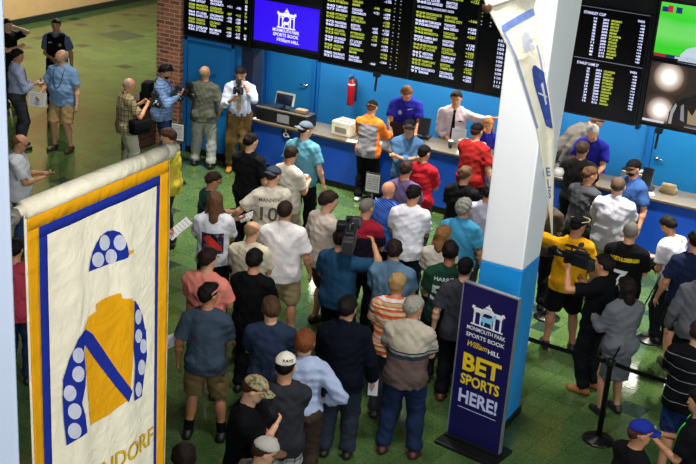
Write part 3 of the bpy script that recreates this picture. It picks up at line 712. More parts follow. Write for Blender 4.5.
decal([place_text('MONMOUTH PARK', -10.33, 2.495, .075, w=.52, anchor='c', bold=.02), place_text('SPORTS BOOK', -10.33, 2.42, .075, w=.50, anchor='c', bold=.02), place_text('William', -10.50, 2.335, .09, w=.26, anchor='l', bold=.01, shear=.4), place_text('HILL', -10.22, 2.335, .07, w=.15, anchor='l', bold=.03)], lambda u, v: (u, YT, v), 'screen_lettering', wm, ls)
rB = board('odds_board', -9.66, -8.02, 2.13, 4.2, 'black odds display just right of the purple-blue logo screen')
odds_rows(rB, -9.58, [(0, .15, 'no'), (.17, .24, 'city'), (.47, .28, 'city'), (.86, .10, 'ml'), (1.04, .12, 'ml'), (1.22, .02, 'dot'), (1.32, .02, 'dot')], 3.7, 2.24, .128, 5)
rC = board('odds_board', -8.00, -6.92, 2.13, 4.2, 'black odds display with dense yellow and white rows above the two clerks')
odds_rows(rC, -7.98, [(0, .16, 'no'), (.17, .30, 'city'), (.50, .34, 'city'), (.90, .14, 'ml')], 3.9, 2.26, .125, 8, (3.3, 'NL NATIONAL LEAGUE EAST ODDS'))
rD = board('odds_board', -6.90, -5.62, 2.13, 4.2, 'black odds display partly behind the beige banner and the white pillar')
D = [(.0, .02, 'dot'), (.15, .02, 'dot'), (.30, .18, 'no'), (.50, .3, 'city')]
odds_rows(rD, -6.88, D, 4.1, 3.17, .125, 11)
W_, Y_ = [], []; rr = random.Random(5)
W_.append(place_text('TO WIN 2019 WORLD SERIES', -6.55, 3.06, .055, w=.82, bold=.02))
for i in range(12):
    z = 2.97-.064*i; W_.append(place_text('%d' % (101+i), -6.56, z, .052, w=.10, bold=.02)); c = rr.choice(CIT); Y_.append(place_text(c, -6.43, z, .052, w=min(.3, .028*len(c)), bold=.02)); W_.append(place_text('+%d' % rr.choice((450, 600, 900, 1200, 2500)), -5.80, z, .052, w=.11, bold=.02))
decal(W_, on_board, 'odds_lettering', txt_w, rD); decal(Y_, on_board, 'odds_lettering', txt_y, rD)
rE = board('odds_board', -5.58, -4.31, 2.11, 3.72, 'black odds display headed STANLEY CUP right of the white pillar')
W_, Y_, G_ = [], [], []
for z1, hd in ((3.60, 'STANLEY CUP'), (2.86, 'STANLEY GAME 27')):
    W_.append(place_text(hd, -5.30, z1, .055, w=.33, bold=.02)); G_.append(place_text('odds', -4.62, z1-.01, .05, w=.1, shear=.3)); W_.append(place_text('WIN', -4.50, z1-.01, .05, w=.1, bold=.02))
    for i in range(13 if z1 > 3 else 12):
        z = z1-.062-.044*i; W_.append(place_text('%d' % rr.randint(1, 31), -5.14+.0*i, z, .036, w=.05, bold=.04)); W_.append(place_text('%d' % (201+i), -5.0, z, .036, w=.085, bold=.04)); c = rr.choice(CIT); Y_.append(place_text(c, -4.88, z, .038, w=.05+.0105*len(c), bold=.05)); W_.append(place_text('+%d' % rr.choice((5, 14, 30, 80)), -4.45, z, .036, w=.065, bold=.04))
decal(W_, on_board, 'odds_lettering', txt_w, rE); decal(Y_, on_board, 'odds_lettering', txt_y, rE)
decal([rect(-5.36, 2.945, -4.33, 2.955), rect(-5.36, 3.70, -4.33, 3.708)], on_board, 'divider_line', glow('9090a0', .6), rE)
MB().box((-4.275, BZ+.06, 3.0), (.05, .12, 1.9)).build('side_mount', plain('2a2c30', .3, .6), rE)
# ball game on the upper television
tv = board('television', -4.225, -2.35, 3.14, 3.95, 'upper television showing a green baseball field at the top right')
s = NT('ball_field'); sep = s.n('ShaderNodeSeparateXYZ'); s.l(s.obj(), sep.inputs[0]); nz = s.noise(2.2, 3)
fac = s.math('ADD', sep.outputs[2], s.math('MULTIPLY', nz, .14)); col = s.ramp(fac, [(0, '28c41a'), (.01, '3cc428')], 'LINEAR')
fz = s.math('MULTIPLY', s.math('SUBTRACT', fac, 3.15), 1.1); col = s.ramp(fz, [(0, '2cd41c'), (.25, '34c822'), (.42, '6cd45e'), (.6, '66cf5c'), (.72, '30cc20'), (.95, '58d04a')], 'LINEAR')
s.color((0, 0, 0)); s.l(col, s.b.inputs['Emission Color']); s.b.inputs['Emission Strength'].default_value = 1.05
def scr(poly, name, mat, par, dy=.002): return decal(poly, lambda u, v: (u, BZ-dy, v), name, mat, par)
scr([rect(-4.205, 3.16, -2.37, 3.93)], 'picture', s.m, tv)
scr([rect(-4.205, 3.16, -2.37, 3.21)], 'score_strip', glow('20305c', .8), tv, .004); scr([rect(-4.195, 3.165, -4.03, 3.207)], 'score_strip', glow('b01c24', .9), tv, .005); scr([rect(-3.9, 3.17, -3.75, 3.2), rect(-3.7, 3.17, -3.6, 3.2)], 'score_strip', glow('c8ccd8', .9), tv, .006)
bp = lambda *L: polyitem([(float(gy(x, y, BZ)[0]), float(gy(x, y, BZ)[2])) for x, y in L])
scr([bp((677, 62), (681, 54), (687, 49), (696, 47), (712, 47), (730, 58), (730, 72))], 'player_picture', glow('c8d8ea', .9), tv, .004)
scr([bp((663, 6), (669, 7), (668, 12), (662, 11))], 'score_bug', glow('203070', .9), tv, .004); scr([bp((669, 5), (674, 6), (673, 13), (668, 12))], 'score_bug', glow('c03040', .9), tv, .004); scr([bp((677, 7), (683, 8), (682, 14), (676, 13))], 'score_bug', glow('203070', .9), tv, .004)
tv2 = board('television', -4.235, -2.35, 2.19, 3.10, 'lower television showing two blurred lights and a dark jacket')
s = NT('blurred_studio'); o = s.obj(); sep = s.n('ShaderNodeSeparateXYZ'); s.l(o, sep.inputs[0])
def spot(cx, cz, r):
    a = s.math('DIVIDE', s.math('SUBTRACT', sep.outputs[0], cx), r); b = s.math('DIVIDE', s.math('SUBTRACT', sep.outputs[2], cz), r); d = s.math('SQRT', s.math('ADD', s.math('MULTIPLY', a, a), s.math('MULTIPLY', b, b)))
    return s.math('SUBTRACT', 1., s.math('MINIMUM', d, 1.))
c1_, c2_ = gy(669, 77, BZ), gy(660, 110, BZ)
fc = s.math('MAXIMUM', spot(float(c1_[0]), float(c1_[2]), .30), spot(float(c2_[0]), float(c2_[2]), .27)); col = s.ramp(fc, [(0, '2a211c'), (.25, '4a3a30'), (.55, 'd8c4b4'), (.7, 'ffffff')], 'LINEAR')
s.color((0, 0, 0)); s.l(col, s.b.inputs['Emission Color']); s.b.inputs['Emission Strength'].default_value = 1.0
scr([rect(-4.215, 2.21, -2.37, 3.08)], 'picture', s.m, tv2)
scr([rect(-4.215, 2.21, -3.90, 2.245)], 'caption_strip', glow('d8d8dc', .9), tv2, .004); scr([rect(-3.6, 2.215, -2.6, 2.25)], 'caption_strip', glow('9aa0b0', .8), tv2, .004)
scr([bp((667, 124), (669, 112), (675, 102), (684, 98), (692, 97), (700, 92), (720, 96), (730, 132), (700, 130))], 'jacket_picture', glow('14100f', .8), tv2, .004)
scr([bp((668, 123), (671, 110), (676, 103), (677, 106), (673, 114), (671, 124))], 'jacket_picture', glow('a0a0a8', .9), tv2, .006)
scr([bp((680, 120), (681, 106), (684, 104), (684, 122))], 'jacket_picture', glow('90909c', .8), tv2, .006); scr([bp((687, 124), (688, 110), (692, 116), (697, 108), (697, 126))], 'jacket_picture', glow('b09878', .7), tv2, .006)
# small brackets under the boards
for x, l in ((-8.58, 'left of the clerk in the purple polo'), (-3.95, 'below the lower television')):
    tag(MB().box((x, WY-.02, 2.09), (.1, .1, .06), bev=.005).tube([(x, WY-.02, 2.08), (x-.01, WY-.03, 1.82)], .018).build('board_bracket', BLACK, None, False), 'thin black rod hanging under the boards '+l, 'bracket')

# ---- fire extinguisher on the back wall
ex = empty('fire_extinguisher', (-10.2, BY-.16, .83)); tag(ex, 'red fire extinguisher with steel valve on the bright blue back wall', 'fire extinguisher')
MB().lathe([(0, 0), (.058, .0), (.068, .02), (.068, .40), (.055, .46), (.03, .485), (.03, .5)], n=28).build('cylinder', plain('b8141c', .25, name='red_enamel', var=.03), ex, True)
MB().lathe([(.0692, .38), (.0692, .41)], n=28).build('label_band', plain('e0ded8', .5), ex, True)
v = MB().box((0, 0, .53), (.04, .05, .06), bev=.006).box((0, -.05, .57), (.03, .16, .015), rot=Matrix.Rotation(.35, 3, 'X')).box((0, -.05, .54), (.03, .13, .012)); v.lathe([(.0, 0), (.022, 0), (.022, .015), (0, .015)], (.0, -.04, .51), 14, Matrix.Rotation(PI/2, 3, 'X')); v.build('valve', plain('9aa6b4', .25, .9), ex)
MB().tube([(.03, 0, .53), (.1, 0, .5), (.12, 0, .4), (.115, -.02, .2), (.11, -.02, .1)], [.012, .012, .012, .014, .022], 10).build('hose', BLACK, ex, True)
MB().box((0, .1, .3), (.06, .12, .3)).build('wall_bracket', plain('555555', .4, .5), ex)

# ---- things on the counters
LT, HT = .885, 1.075
o = empty('cash_drawer_unit', (-10.38, WY+.20, LT)); tag(o, 'long black cash and terminal unit on the left counter under the small monitor', 'cash drawer')
MB().box((0, 0, .11), (1.0, .36, .22), bev=.01).build('body', plain('101114', .4, name='black_plastic'), o); MB().box((0, -.16, .232), (1.02, .05, .024)).build('top_rail', plain('5c5348', .5), o); MB().box((.05, -.184, .11), (.24, .008, .14)).build('notice', plain('7a7c84', .5), o)
o = empty('monitor', (-10.46, WY+.27, LT+.222)); tag(o, 'small point-of-sale monitor with a white frame facing the brown-roofed counter', 'monitor'); o['label'] = 'small white-framed monitor standing on the long black cash unit'
MB().lathe([(.0, 0), (.09, 0), (.09, .012), (.02, .02), (.02, .08), (0, .08)], n=20).build('stand', BLACK, o); MB().box((0, 0, .17), (.36, .05, .22), rot=Matrix.Rotation(-.25, 3, 'X'), bev=.008).build('housing', plain('c8c2b4', .4), o); MB().box((0, -.028, .163), (.33, .012, .185), rot=Matrix.Rotation(-.25, 3, 'X')).build('screen', plain('10122a', .15), o)
o = tag(MB().box((-10.10, WY+.24, LT+.252), (.2, .14, .06), bev=.01).build('note_box', plain('8c7658', .6)), 'tan paper tray on the black cash unit beside the monitor', 'tray')
def printer(x, y, z, w, label, c='d0cab8', d=.34, h=.24):
    p = empty('receipt_printer', (x, y, z), -.06); tag(p, label, 'printer'); MB().box((0, 0, h*.5), (w, d, h), bev=.02).build('housing', plain(c, .45, name='beige_plastic'), p)
    MB().box((0, -d*.5-.002, h*.45), (w*.6, .012, h*.35), bev=.003).build('paper_slot', plain('77746c', .5), p); MB().box((0, -.03, h+.008), (w*.7, d*.4, .018), bev=.006).build('lid', plain('b0aa9c', .45), p); return p
printer(-9.25, WY+.30, LT, .38, 'large white-beige ticket printer on the lower counter by the man in the teal t-shirt')
printer(-8.80, WY+.36, LT, .24, 'smaller beige ticket printer beside the large printer on the lower counter', 'c0b088', .3, .16)
def terminal(x, y, z, label, w=.36, rz=0., c='14161a'):
    p = empty('betting_terminal', (x, y, z), rz); tag(p, label, 'terminal'); MB().box((0, .02, .02), (.22, .2, .035), bev=.006).build('foot', plain('101114', .4), p); MB().box((0, .06, .12), (.05, .05, .2)).build('stand', plain('101114', .4), p)
    MB().box((0, 0, .2), (w, .045, .28), rot=Matrix.Rotation(-.3, 3, 'X'), bev=.01).build('housing', plain(c, .4), p); MB().box((0, .027, .205), (w*.88, .008, .23), rot=Matrix.Rotation(-.3, 3, 'X')).build('screen', plain('1c2c40', .2), p); return p
terminal(-8.33, WY+.45, LT, 'black betting terminal between the orange-sleeved man and the clerk in the purple polo')
terminal(-7.86, WY+.42, HT, 'black terminal with a patterned back beside the clerk in the purple polo', .2, .2, '2c3038')
for (x, y, z, c, lb) in ((-8.62, WY+.2, LT, 'f0efe8', 'white paper slip on the lower counter left of the orange-sleeved man'), (-8.95, WY+.02, LT, 'e8e4da', 'small white slip at the front edge of the lower counter'), (-7.0, WY+.12, HT, 'efeee6', 'white paper on the higher counter in front of the clerk with the tie'), (-4.0, WY+.12, HT, 'efeee6', 'white paper slip on the counter right of the bearded man in the black cap'), (-10.92, WY+.05, LT, 'e0e0e0', 'white folded paper at the far left end of the lower counter')):
    tag(MB().box((0, 0, .003), (.2, .14, .005)).build('paper_sheet', plain(c, .6)), lb, 'paper', 'slips of paper on the counters'); q = bpy.data.objects[-1] if False else None
    ob = [o for o in COL.objects if o.name.startswith('paper_sheet')][-1]; ob.location = (x, y, z); ob.rotation_euler = (0, 0, .3)
pr = printer(-4.28, WY+.48, HT, .42, 'white-topped printer behind the bearded man in the black cap', 'b8b4a8', .3, .2); 
terminal(-4.08, WY+.30, HT, 'small black terminal in front of the white-topped printer', .16)
o = tag(MB().lathe([(0, 0), (.07, 0), (.07, .2), (0, .2)], (-3.86, WY+.4, HT+.07), 20, Matrix.Rotation(PI/2, 3, 'Y')).box((-3.76, WY+.4, HT+.035), (.24, .12, .07)).build('paper_roll', plain('b09a70', .5), None, True), 'tan paper roll holder on the counter right of the small black terminal', 'roll')
pt = empty('document_printer', (-7.0, WY+.42, HT), -.15); tag(pt, 'low cream ticket machine in front of the clerk with the tie', 'printer'); MB().box((0, 0, .06), (.42, .26, .12), bev=.015).build('housing', plain('cfc6ae', .45), pt); MB().box((0, -.02, .123), (.3, .1, .012)).build('slot', plain('33322e', .5), pt)
for x, y, lb in ((-7.28, WY+.22, 'small white-lidded cup left of the cream ticket machine'), (-10.95, WY+.25, 'small dark cup at the left end of the lower counter')):
    c = empty('paper_cup', (x, y, HT if x > -9 else LT)); tag(c, lb, 'cup'); MB().lathe([(0, 0), (.03, 0), (.04, .11), (0, .11)], n=20).build('cup_body', plain('2c2c30' if x > -9 else '20304c', .5), c, True); MB().lathe([(.042, .11), (.042, .122), (.03, .128), (0, .128)], n=20).build('lid', plain('e8e8e4', .4), c, True)

# ---- BET SPORTS HERE sign
A_, B_ = gz(465, 281, 1.85), gz(520, 300, 1.85); d = (B_-A_); Wd = np.linalg.norm(d[:2]); d = d/np.linalg.norm(d); nrm = np.array([d[1], -d[0], 0.]); o3 = np.array([A_[0], A_[1], 0.])
sg = empty('standing_sign', tuple((o3+d*Wd/2)), math.atan2(d[1], d[0])); tag(sg, 'tall navy standing sign reading BET SPORTS HERE in front of the white and blue pillar', 'sign')
MB().box((0, .0, .95), (Wd, .035, 1.80), bev=.004).build('panel', plain('15104e', .4, name='navy_print', var=.04), sg)
f = MB()
for x in (-Wd/2, Wd/2): f.box((x, 0, .95), (.014, .045, 1.82))
f.box((0, 0, 1.855), (Wd+.014, .045, .014)); f.build('frame', plain('aeb2ba', .3, .7), sg)
MB().box((0, 0, .02), (Wd+.08, .42, .04), bev=.01).box((0, 0, .055), (Wd+.02, .12, .05), bev=.01).build('base', BLACK, sg)
def sgn(u, v): return (u, -.0205, v)
wmt = plain('e6e8ee', .5, var=0); yel = plain('e8c81c', .5, var=0)
decal(pavilion(0, 1.42, .38, .27), sgn, 'pavilion_emblem', wmt, sg); decal([horse(0, 1.44, .17)], lambda u, v: (u, -.022, v), 'horse_emblem', plain('7fc8ea', .5, var=0), sg)
decal([place_text('MONMOUTH PARK', 0, 1.355, .062, w=.46, anchor='c', bold=.012), place_text('SPORTS BOOK', 0, 1.275, .062, w=.46, anchor='c', bold=.012), place_text('HILL', .05, 1.155, .07, w=.14, bold=.025)], sgn, 'white_lettering', wmt, sg)
decal([place_text('William', -.2, 1.165, .095, w=.24, bold=.008, shear=.45)], sgn, 'script_lettering', yel, sg)
decal([place_text('BET', 0, .885, .27, w=.46, anchor='c', bold=.035), place_text('SPORTS', 0, .72, .165, w=.47, anchor='c', bold=.03)], sgn, 'yellow_lettering', yel, sg)
decal([place_text('HERE!', 0, .50, .215, w=.47, anchor='c', bold=.03), rect(-.235, .435, .235, .442)], sgn, 'white_lettering', plain('c8ccf4', .5, var=0), sg)

# ---- belt stanchions
def stanchion(p, lb):
    s = empty('queue_stanchion', (p[0], p[1], 0)); tag(s, lb, 'stanchion')
    MB().lathe([(0, 0), (.175, 0), (.178, .012), (.16, .025), (.06, .045), (.04, .06), (0, .06)], n=36).build('base', plain('0c0c0e', .3), s, True); MB().lathe([(.031, .04), (.031, .9), (.04, .905), (.04, .99), (.034, 1.0), (0, 1.0)], n=20).build('post', plain('0e0e10', .35), s, True); MB().box((0, 0, .95), (.09, .09, .05), bev=.008).build('belt_clip', plain('141416', .4), s); return s
S1, S2 = gz(598, 440), gz(650, 340); S3 = gz(478, 320, .95); S4 = gz(712, 392, .95); S5 = gz(604, 236, .95); S6 = gz(233, 212, .95); S7 = gz(270, 200, .95); S8 = gz(556, 252, .95)
for p, lb in ((S1, 'black belt stanchion standing in the open floor left of the man with the blue cap'), (S2, 'black belt stanchion behind the woman in the grey dress'), (S3, 'black belt stanchion hidden behind the BET SPORTS HERE sign'), (S4, 'black belt stanchion at the right edge behind the striped t-shirt'), (S5, 'black belt stanchion behind the man in the yellow t-shirt'), (S6, 'black belt stanchion beside the man in the dark green shirt'), (S7, 'black belt stanchion next to the man in the black t-shirt near the counter'), (S8, 'black belt stanchion just right of the white pillar')): stanchion(p, lb)
def belt(a, b, lb, sag=.03):
    a, b = np.array(a), np.array(b); u = (b-a)/np.linalg.norm((b-a)[:2]); pts = []
    for i in range(13): t = i/12; q = a+(b-a)*t+u*(.05*(1-2*t)); pts.append((q[0], q[1], .95-sag*4*t*(1-t)))
    tag(MB().strip(pts, (0, 0, 1), .05, .003).build('queue_belt', fabric('101216')), lb, 'belt')
belt(S3, S1, 'black queue belt from behind the sign to the nearest stanchion'); belt(S1, S4, 'black queue belt running right from the nearest stanchion behind the striped t-shirt'); belt(S1, S2, 'black queue belt slanting past the woman in the grey dress'); belt(S2, S5, 'black queue belt across the back of the white t-shirt at the right counter'); belt(S6, S7, 'black queue belt behind the number ten jersey wearer'); belt(S8, S5, 'black queue belt just right of the white pillar')

# ---- notice stands
def notice(px, lb):
    p = gz(px[0], px[1], .9); s = empty('notice_stand', (p[0], p[1], 0), w_*.3); tag(s, lb, 'sign stand')
    MB().lathe([(0, 0), (.15, 0), (.15, .015), (.03, .03), (.014, .05), (.014, .78), (0, .78)], n=24).build('pole', BLACK, s, True); MB().box((0, 0, .9), (.25, .02, .32), bev=.003).build('frame', BLACK, s)
    MB().box((0, -.012, .9), (.215, .004, .28)).build('sheet', plain('dcdce4', .6, var=0), s)
    L = [place_text(t, 0, .99-.038*i, .035, w=.03*len(t) if .03*len(t) < .18 else .18, anchor='c', bold=.01) for i, t in enumerate(('NOTICE', 'WAGERS', 'ARE FINAL', 'CHECK YOUR', 'TICKET', 'THANKS'))]
    decal(L, lambda u, v: (u, -.0148, v), 'printed_lettering', plain('44444c', .6, var=0), s)
notice((373, 183), 'white notice on a black stand behind the bald man in the striped blue polo'); notice((178, 132), 'white notice on a black stand left of the man in the olive shirt')

# ---- big banner in the foreground (hangs square to the betting wall from a pole on the near post)
BX, BY0, BW, BZT, BZB = -2.80, 2.91, .87, 5.20, 3.25
def bw(u, v):                                            # folds of the cloth; u along the pole 0..BW, v height
    k = min(1, max(0, (BZT-.05-v)/.3)); return .0055*math.sin(u*19+1.0+v*.4)*k + .002*math.sin(u*41+v*2.)*k
def bpt(u, v, e=0.): return (BX+bw(u, v)+e - .03*(u/BW), BY0+u, v)
PL = lambda x, y: (lambda q: (float(q[1]-BY0), float(q[2])))(CP+ray(x, y)*((BX-.01)/ray(x, y)[0]))
bn = empty('hanging_banner', (BX, BY0+.4, BZT)); tag(bn, 'large cream banner with gold and blue border and jockey silks on the left', 'banner')
def local(o, c=(BX, BY0+.4, BZT)):
    o.matrix_parent_inverse = Matrix.Translation(Vector(c)).inverted(); return o
def sheet(u0, u1, v0, v1, nu, nv, fn, name, mat, par, th=.004):
    V = []; Q = []
    for s_ in (0, 1):
        for i in range(nu+1):
            for j in range(nv+1): V.append(fn(u0+(u1-u0)*i/nu, v0+(v1-v0)*j/nv, -th*s_))
    n1 = (nu+1)*(nv+1); ix = lambda i, j, k=0: k*n1+i*(nv+1)+j
    for i in range(nu):
        for j in range(nv): q = [ix(i, j), ix(i+1, j), ix(i+1, j+1), ix(i, j+1)]; Q += [q, [a+n1 for a in q[::-1]]]
    for i in range(nu):
        for j in (0, nv): Q.append([ix(i, j), ix(i+1, j), ix(i+1, j, 1), ix(i, j, 1)])
    for j in range(nv):
        for i in (0, nu): Q.append([ix(i, j), ix(i, j+1), ix(i, j+1, 1), ix(i, j, 1)])
    me = bpy.data.meshes.new(name); me.from_pydata([tuple(float(a) for a in p) for p in V], [], Q); b = bmesh.new(); b.from_mesh(me); bmesh.ops.recalc_face_normals(b, faces=b.faces); b.to_mesh(me); b.free(); smooth(me); return link(name, me, mat, par)
cream = fabric('f2ead2'); gold = fabric('e8a410'); royal = fabric('1c2f94'); dotm = fabric('c9cbdc')
local(sheet(0, BW, BZB, BZT, 90, 60, bpt, 'cloth', cream, bn))
def band(u0, v0, u1, v1, mat, name='border', e=.0025): 
    o = sheet(u0, u1, v0, v1, max(2, int((u1-u0)*80)), max(2, int((v1-v0)*30)), lambda u, v, t: bpt(u, v, e+t), name, mat, bn, .002); return local(o)
band(.012, 5.105, BW-.008, 5.168, gold); band(.012, BZB, .073, 5.105, gold); band(.803, BZB, BW-.008, 5.105, gold)
band(.073, 5.063, .803, 5.105, royal); band(.073, BZB, .116, 5.063, royal); band(.784, BZB, .803, 5.063, royal)
def bart(polys, mat, name, e): return local(decal([polyitem([PL(*p) for p in q]) for q in polys], lambda u, v: bpt(u, v, e), name, mat, bn, .04))
def zp(x, y, s, ox, oy): return (ox+x/s, oy+y/s)
z1 = lambda *L: [zp(x, y, 3.567, 0, 200) for x, y in L]      # from the close-up of the upper half
z2 = lambda *L: [zp(x, y, 3.461, 0, 330) for x, y in L]      # from the close-up of the lower half
cap_o = z1((318, 256), (322, 222), (332, 185), (345, 155), (362, 130), (385, 113), (408, 109), (430, 116), (445, 135), (455, 165), (461, 192), (456, 206), (400, 228))
bart([cap_o], royal, 'cap_applique', .004); bart([z1((456, 182), (482, 178), (478, 188), (462, 196))], gold, 'cap_applique', .0045)
def pdots(L, s, ox, oy): return [[zp(x+rx*math.cos(a), y+ry*math.sin(a), s, ox, oy) for a in np.linspace(0, 2*PI, 18)[:-1]] for x, y, rx, ry in L]
for q in pdots([(375, 153, 20, 28), (428, 152, 20, 28), (351, 213, 23, 27), (399, 203, 20, 27)], 3.567, 0, 200): bart([q], dotm, 'dot_applique', .006)
body = z1((300, 450), (318, 415), (348, 398), (346, 372), (366, 357), (432, 332), (438, 352), (470, 352), (482, 366))+z2((462, 30), (460, 120), (448, 240), (380, 296), (312, 330), (300, 200), (290, 60), (285, 20))
bart([body], gold, 'jacket_applique', .004)
slL = z2((286, 0), (262, 30), (235, 95), (214, 170), (212, 230), (216, 310), (226, 398), (297, 352), (288, 290), (276, 250), (290, 190), (292, 150), (284, 60), (300, 20))
slR = z1((482, 358), (500, 380), (516, 415), (526, 464))+z2((513, 0), (517, 90), (506, 170), (498, 232), (466, 246), (464, 200), (470, 120), (462, 60), (466, 0))
bart([slL], royal, 'sleeve_applique', .005); bart([slR], royal, 'sleeve_applique', .005)
bart([z2((290, -6), (322, 14), (458, 212), (445, 250), (278, 36))], royal, 'sash_applique', .0055)
for q in pdots([(262, 84, 20, 27), (262, 149, 21, 28), (234, 216, 21, 28), (250, 278, 22, 28), (250, 346, 22, 28), (482, 22, 15, 24), (502, 58, 13, 25), (495, 131, 15, 27), (482, 206, 14, 26)], 3.461, 0, 330)+pdots([(496, 418, 14, 27)], 3.567, 0, 200): bart([q], dotm, 'dot_applique', .0075)
# name along the lower edge: follows the pole direction
t = place_text('BENDORF', 0, 0, .118, w=.47, bold=.012); u1, v1 = PL(156.5, 443); mx = max(p[0] for p in t[0])
local(decal([([(x-mx+u1, y+v1-.0) for x, y in t[0]], t[1])], lambda u, v: bpt(u, v, .005), 'name_applique', fabric('a98a1c'), bn, .04)) 
t = place_text('BENDORF', 0, 0, .118, w=.465, bold=.0); local(decal([([(x-mx+u1+.004, y+v1-.0) for x, y in t[0]], t[1])], lambda u, v: bpt(u, v, .0062), 'name_applique', fabric('e0b41c'), bn, .04))
local(MB().tube([bpt(-.04, BZT-.012, -.01), bpt(BW+.06, BZT-.012, -.01)], .02, 14).build('pole', plain('d8d0b8', .6), bn, True))
local(MB().tube([bpt(.004, BZT-.012, -.008), bpt(BW*.5, BZT-.010, -.008), bpt(BW+.012, BZT-.012, -.008)], .034, 18).build('pole_sleeve', cream, bn, True))
local(MB().lathe([(0, -.03), (.022, -.025), (.032, 0), (.022, .025), (0, .03)], bpt(-.05, BZT-.02, -.01), 16).build('pole_knob', plain('6e6a5e', .5), bn, True))
q = np.array(bpt(-.04, BZT-.02, -.01)); tt = np.array([pc[0], pc[1], q[2]])
local(MB().tube([tuple(q+np.array([0, .02, 0])), tuple(q+(tt-q)*.55), tuple(tt)], .012, 10).build('wall_arm', plain('b8bcc0', .4, .6), bn, True))

# ---- second banner, twisted, in front of the pillar
rows = [(-14, 478, 540, 8.0, 8.35), (8, 487, 534, 8.0, 8.35), (56, 512, 543.5, 8.03, 8.3), (92, 524, 549, 8.06, 8.27), (130, 536, 554.5, 8.1, 8.24), (179, 545, 554, 8.14, 8.22), (210, 549, 553, 8.16, 8.2), (236, 551.5, 552.8, 8.18, 8.2)]
def row(y):
    for a, b in zip(rows, rows[1:]):
        if y <= b[0] or b is rows[-1]:
            t = min(1., max(0, (y-a[0])/(b[0]-a[0]))); return [a[i]+(b[i]-a[i])*t for i in range(1, 5)]
def b2(s, y, e=0.):
    L, R, dl, dr = row(y); x = L+(R-L)*s; dep = dl+(dr-dl)*s + .012*math.sin(s*9+y*.02); r_ = ray(x, y); return tuple(CP+r_/f_*(dep-e))
bo = empty('hanging_banner', b2(.5, 8)); tag(bo, 'narrow twisted beige banner with a blue jockey figure hanging in front of the white pillar', 'banner'); c2 = b2(.5, 8)
fad = fabric('ece4cc'); slate = fabric('6a80bc'); pale = fabric('c0c2cc')
local(sheet(0, 1, -14, 236, 20, 60, lambda s_, y, t: b2(s_, y, t), 'cloth', fad, bo, .004), c2)
def b2art(pts, mat, name, e=.004):
    P = []
    for x, y in pts: L, R, _, _ = row(y); P.append(((x-L)/(R-L)*40, y))
    return local(decal([polyitem(P)], lambda u, v: b2(u/40, v, e), name, mat, bo, 6.), c2)
b2art([(501, 26), (533, 8), (535, 15), (503, 33)], slate, 'border_bar'); b2art([(503, 33), (505.5, 32), (538.5, 128), (536.5, 129)], fabric('8c9cc0'), 'border_stripe')
b2art([(536, 45), (538, 45), (553, 128), (551.5, 128)], fabric('8c9cc0'), 'border_stripe', .003)
b2art([(522, 36), (525, 31), (529, 33), (533, 42), (535, 48), (526, 53), (522, 47)], pale, 'cap_applique')
b2art([(532, 70), (533, 66), (535, 65), (540, 69), (544, 72), (546, 84), (549, 100), (552, 122), (552.5, 129), (546, 126), (538, 98), (534, 84)], fabric('34488c'), 'figure_applique')
b2art([(541, 84), (543, 82), (547, 104), (545.5, 105)], pale, 'figure_applique', .006); b2art([(538, 92), (547, 96), (547.2, 98), (538.6, 94)], pale, 'figure_applique', .006)
t = place_text('EL', 0, 0, 1., bold=.03)
for yy, ch in ((176, 'E'), (188, 'L'), (198, 'S')):
    v_, f2 = text2d(ch, 1., .03); V2 = [(8+p[0]*34, yy-p[1]*12) for p in v_]; local(decal([(V2, f2)], lambda u, v: b2(u/40, v, .004), 'name_applique', slate, bo, 6.), c2)
k1 = np.array(b2(0, 8, -.02)); k2 = np.array(b2(1, -10, -.02)); pw = np.array([-3.9, 11.12, k2[2]+.15])
local(MB().tube([tuple(k1), tuple(k2), tuple(pw)], .014, 10).build('pole', plain('b4ac98', .5), bo, True), c2); local(MB().lathe([(0, -.035), (.026, -.025), (.034, 0), (.026, .025), (0, .035)], tuple(k1), 16).build('pole_knob', plain('6a4a34', .4), bo, True), c2)
kk = gy(563, 173, 11.35); MB_ = tag(MB().tube([(-3.75, 11.35, float(kk[2])), (-3.60, 11.35, float(kk[2]))], .02, 10).lathe([(0, -.05), (.04, -.04), (.055, 0), (.04, .04), (0, .05)], (-3.58, 11.35, float(kk[2])), 18).build('wall_knob', plain('d8d4cc', .4), None, True), 'white round knob on the right side of the white pillar', 'knob')

# ------------------------------------------------------------------ light
def area(name, loc, size, energy, col=(1, 1, 1), rot=(0, 0, 0), sy=None):
    l = bpy.data.lights.new(name, 'AREA'); l.energy = energy; l.size = size; l.color = col
    if sy: l.shape = 'RECTANGLE'; l.size_y = sy
    o = bpy.data.objects.new(name, l); COL.objects.link(o); o.location = loc; o.rotation_euler = rot; return o
for x in (-10.5, -8.3, -6.1, -3.9, -1.7): area('booth_panel', (x, 18.35, 2.64), 1.2, 62, (1, .95, .86), sy=.5)
def spot_lamp(loc, energy, deg, col=(1, .95, .82), aim=(0, 0, -1)):
    l = bpy.data.lights.new('ceiling_spot', 'SPOT'); l.energy = energy; l.spot_size = math.radians(deg); l.spot_blend = .7; l.shadow_soft_size = .25; l.color = col
    o = bpy.data.objects.new('ceiling_spot', l); COL.objects.link(o); o.location = loc; o.rotation_euler = Vector(aim).to_track_quat('-Z', 'Y').to_euler(); return o
for x in (-9.6, -7.2, -4.9, -2.6): spot_lamp((x, 15.3, 6.6), 3000, 56)
for x in (-10.8, -8.2, -5.6): spot_lamp((x, 12.2, 6.9), 640, 56)
spot_lamp((-12.0, 15.0, 6.6), 900, 62)
area('pillar_fill', (-3.4, 7.9, 6.6), .8, 210, (1, .97, .93), (math.radians(38), 0, math.radians(8)))  # unseen lamp added to brighten the pillar front
area('far_lamp', (-18, 22, 5.6), 1.8, 760, (1, .94, .82))
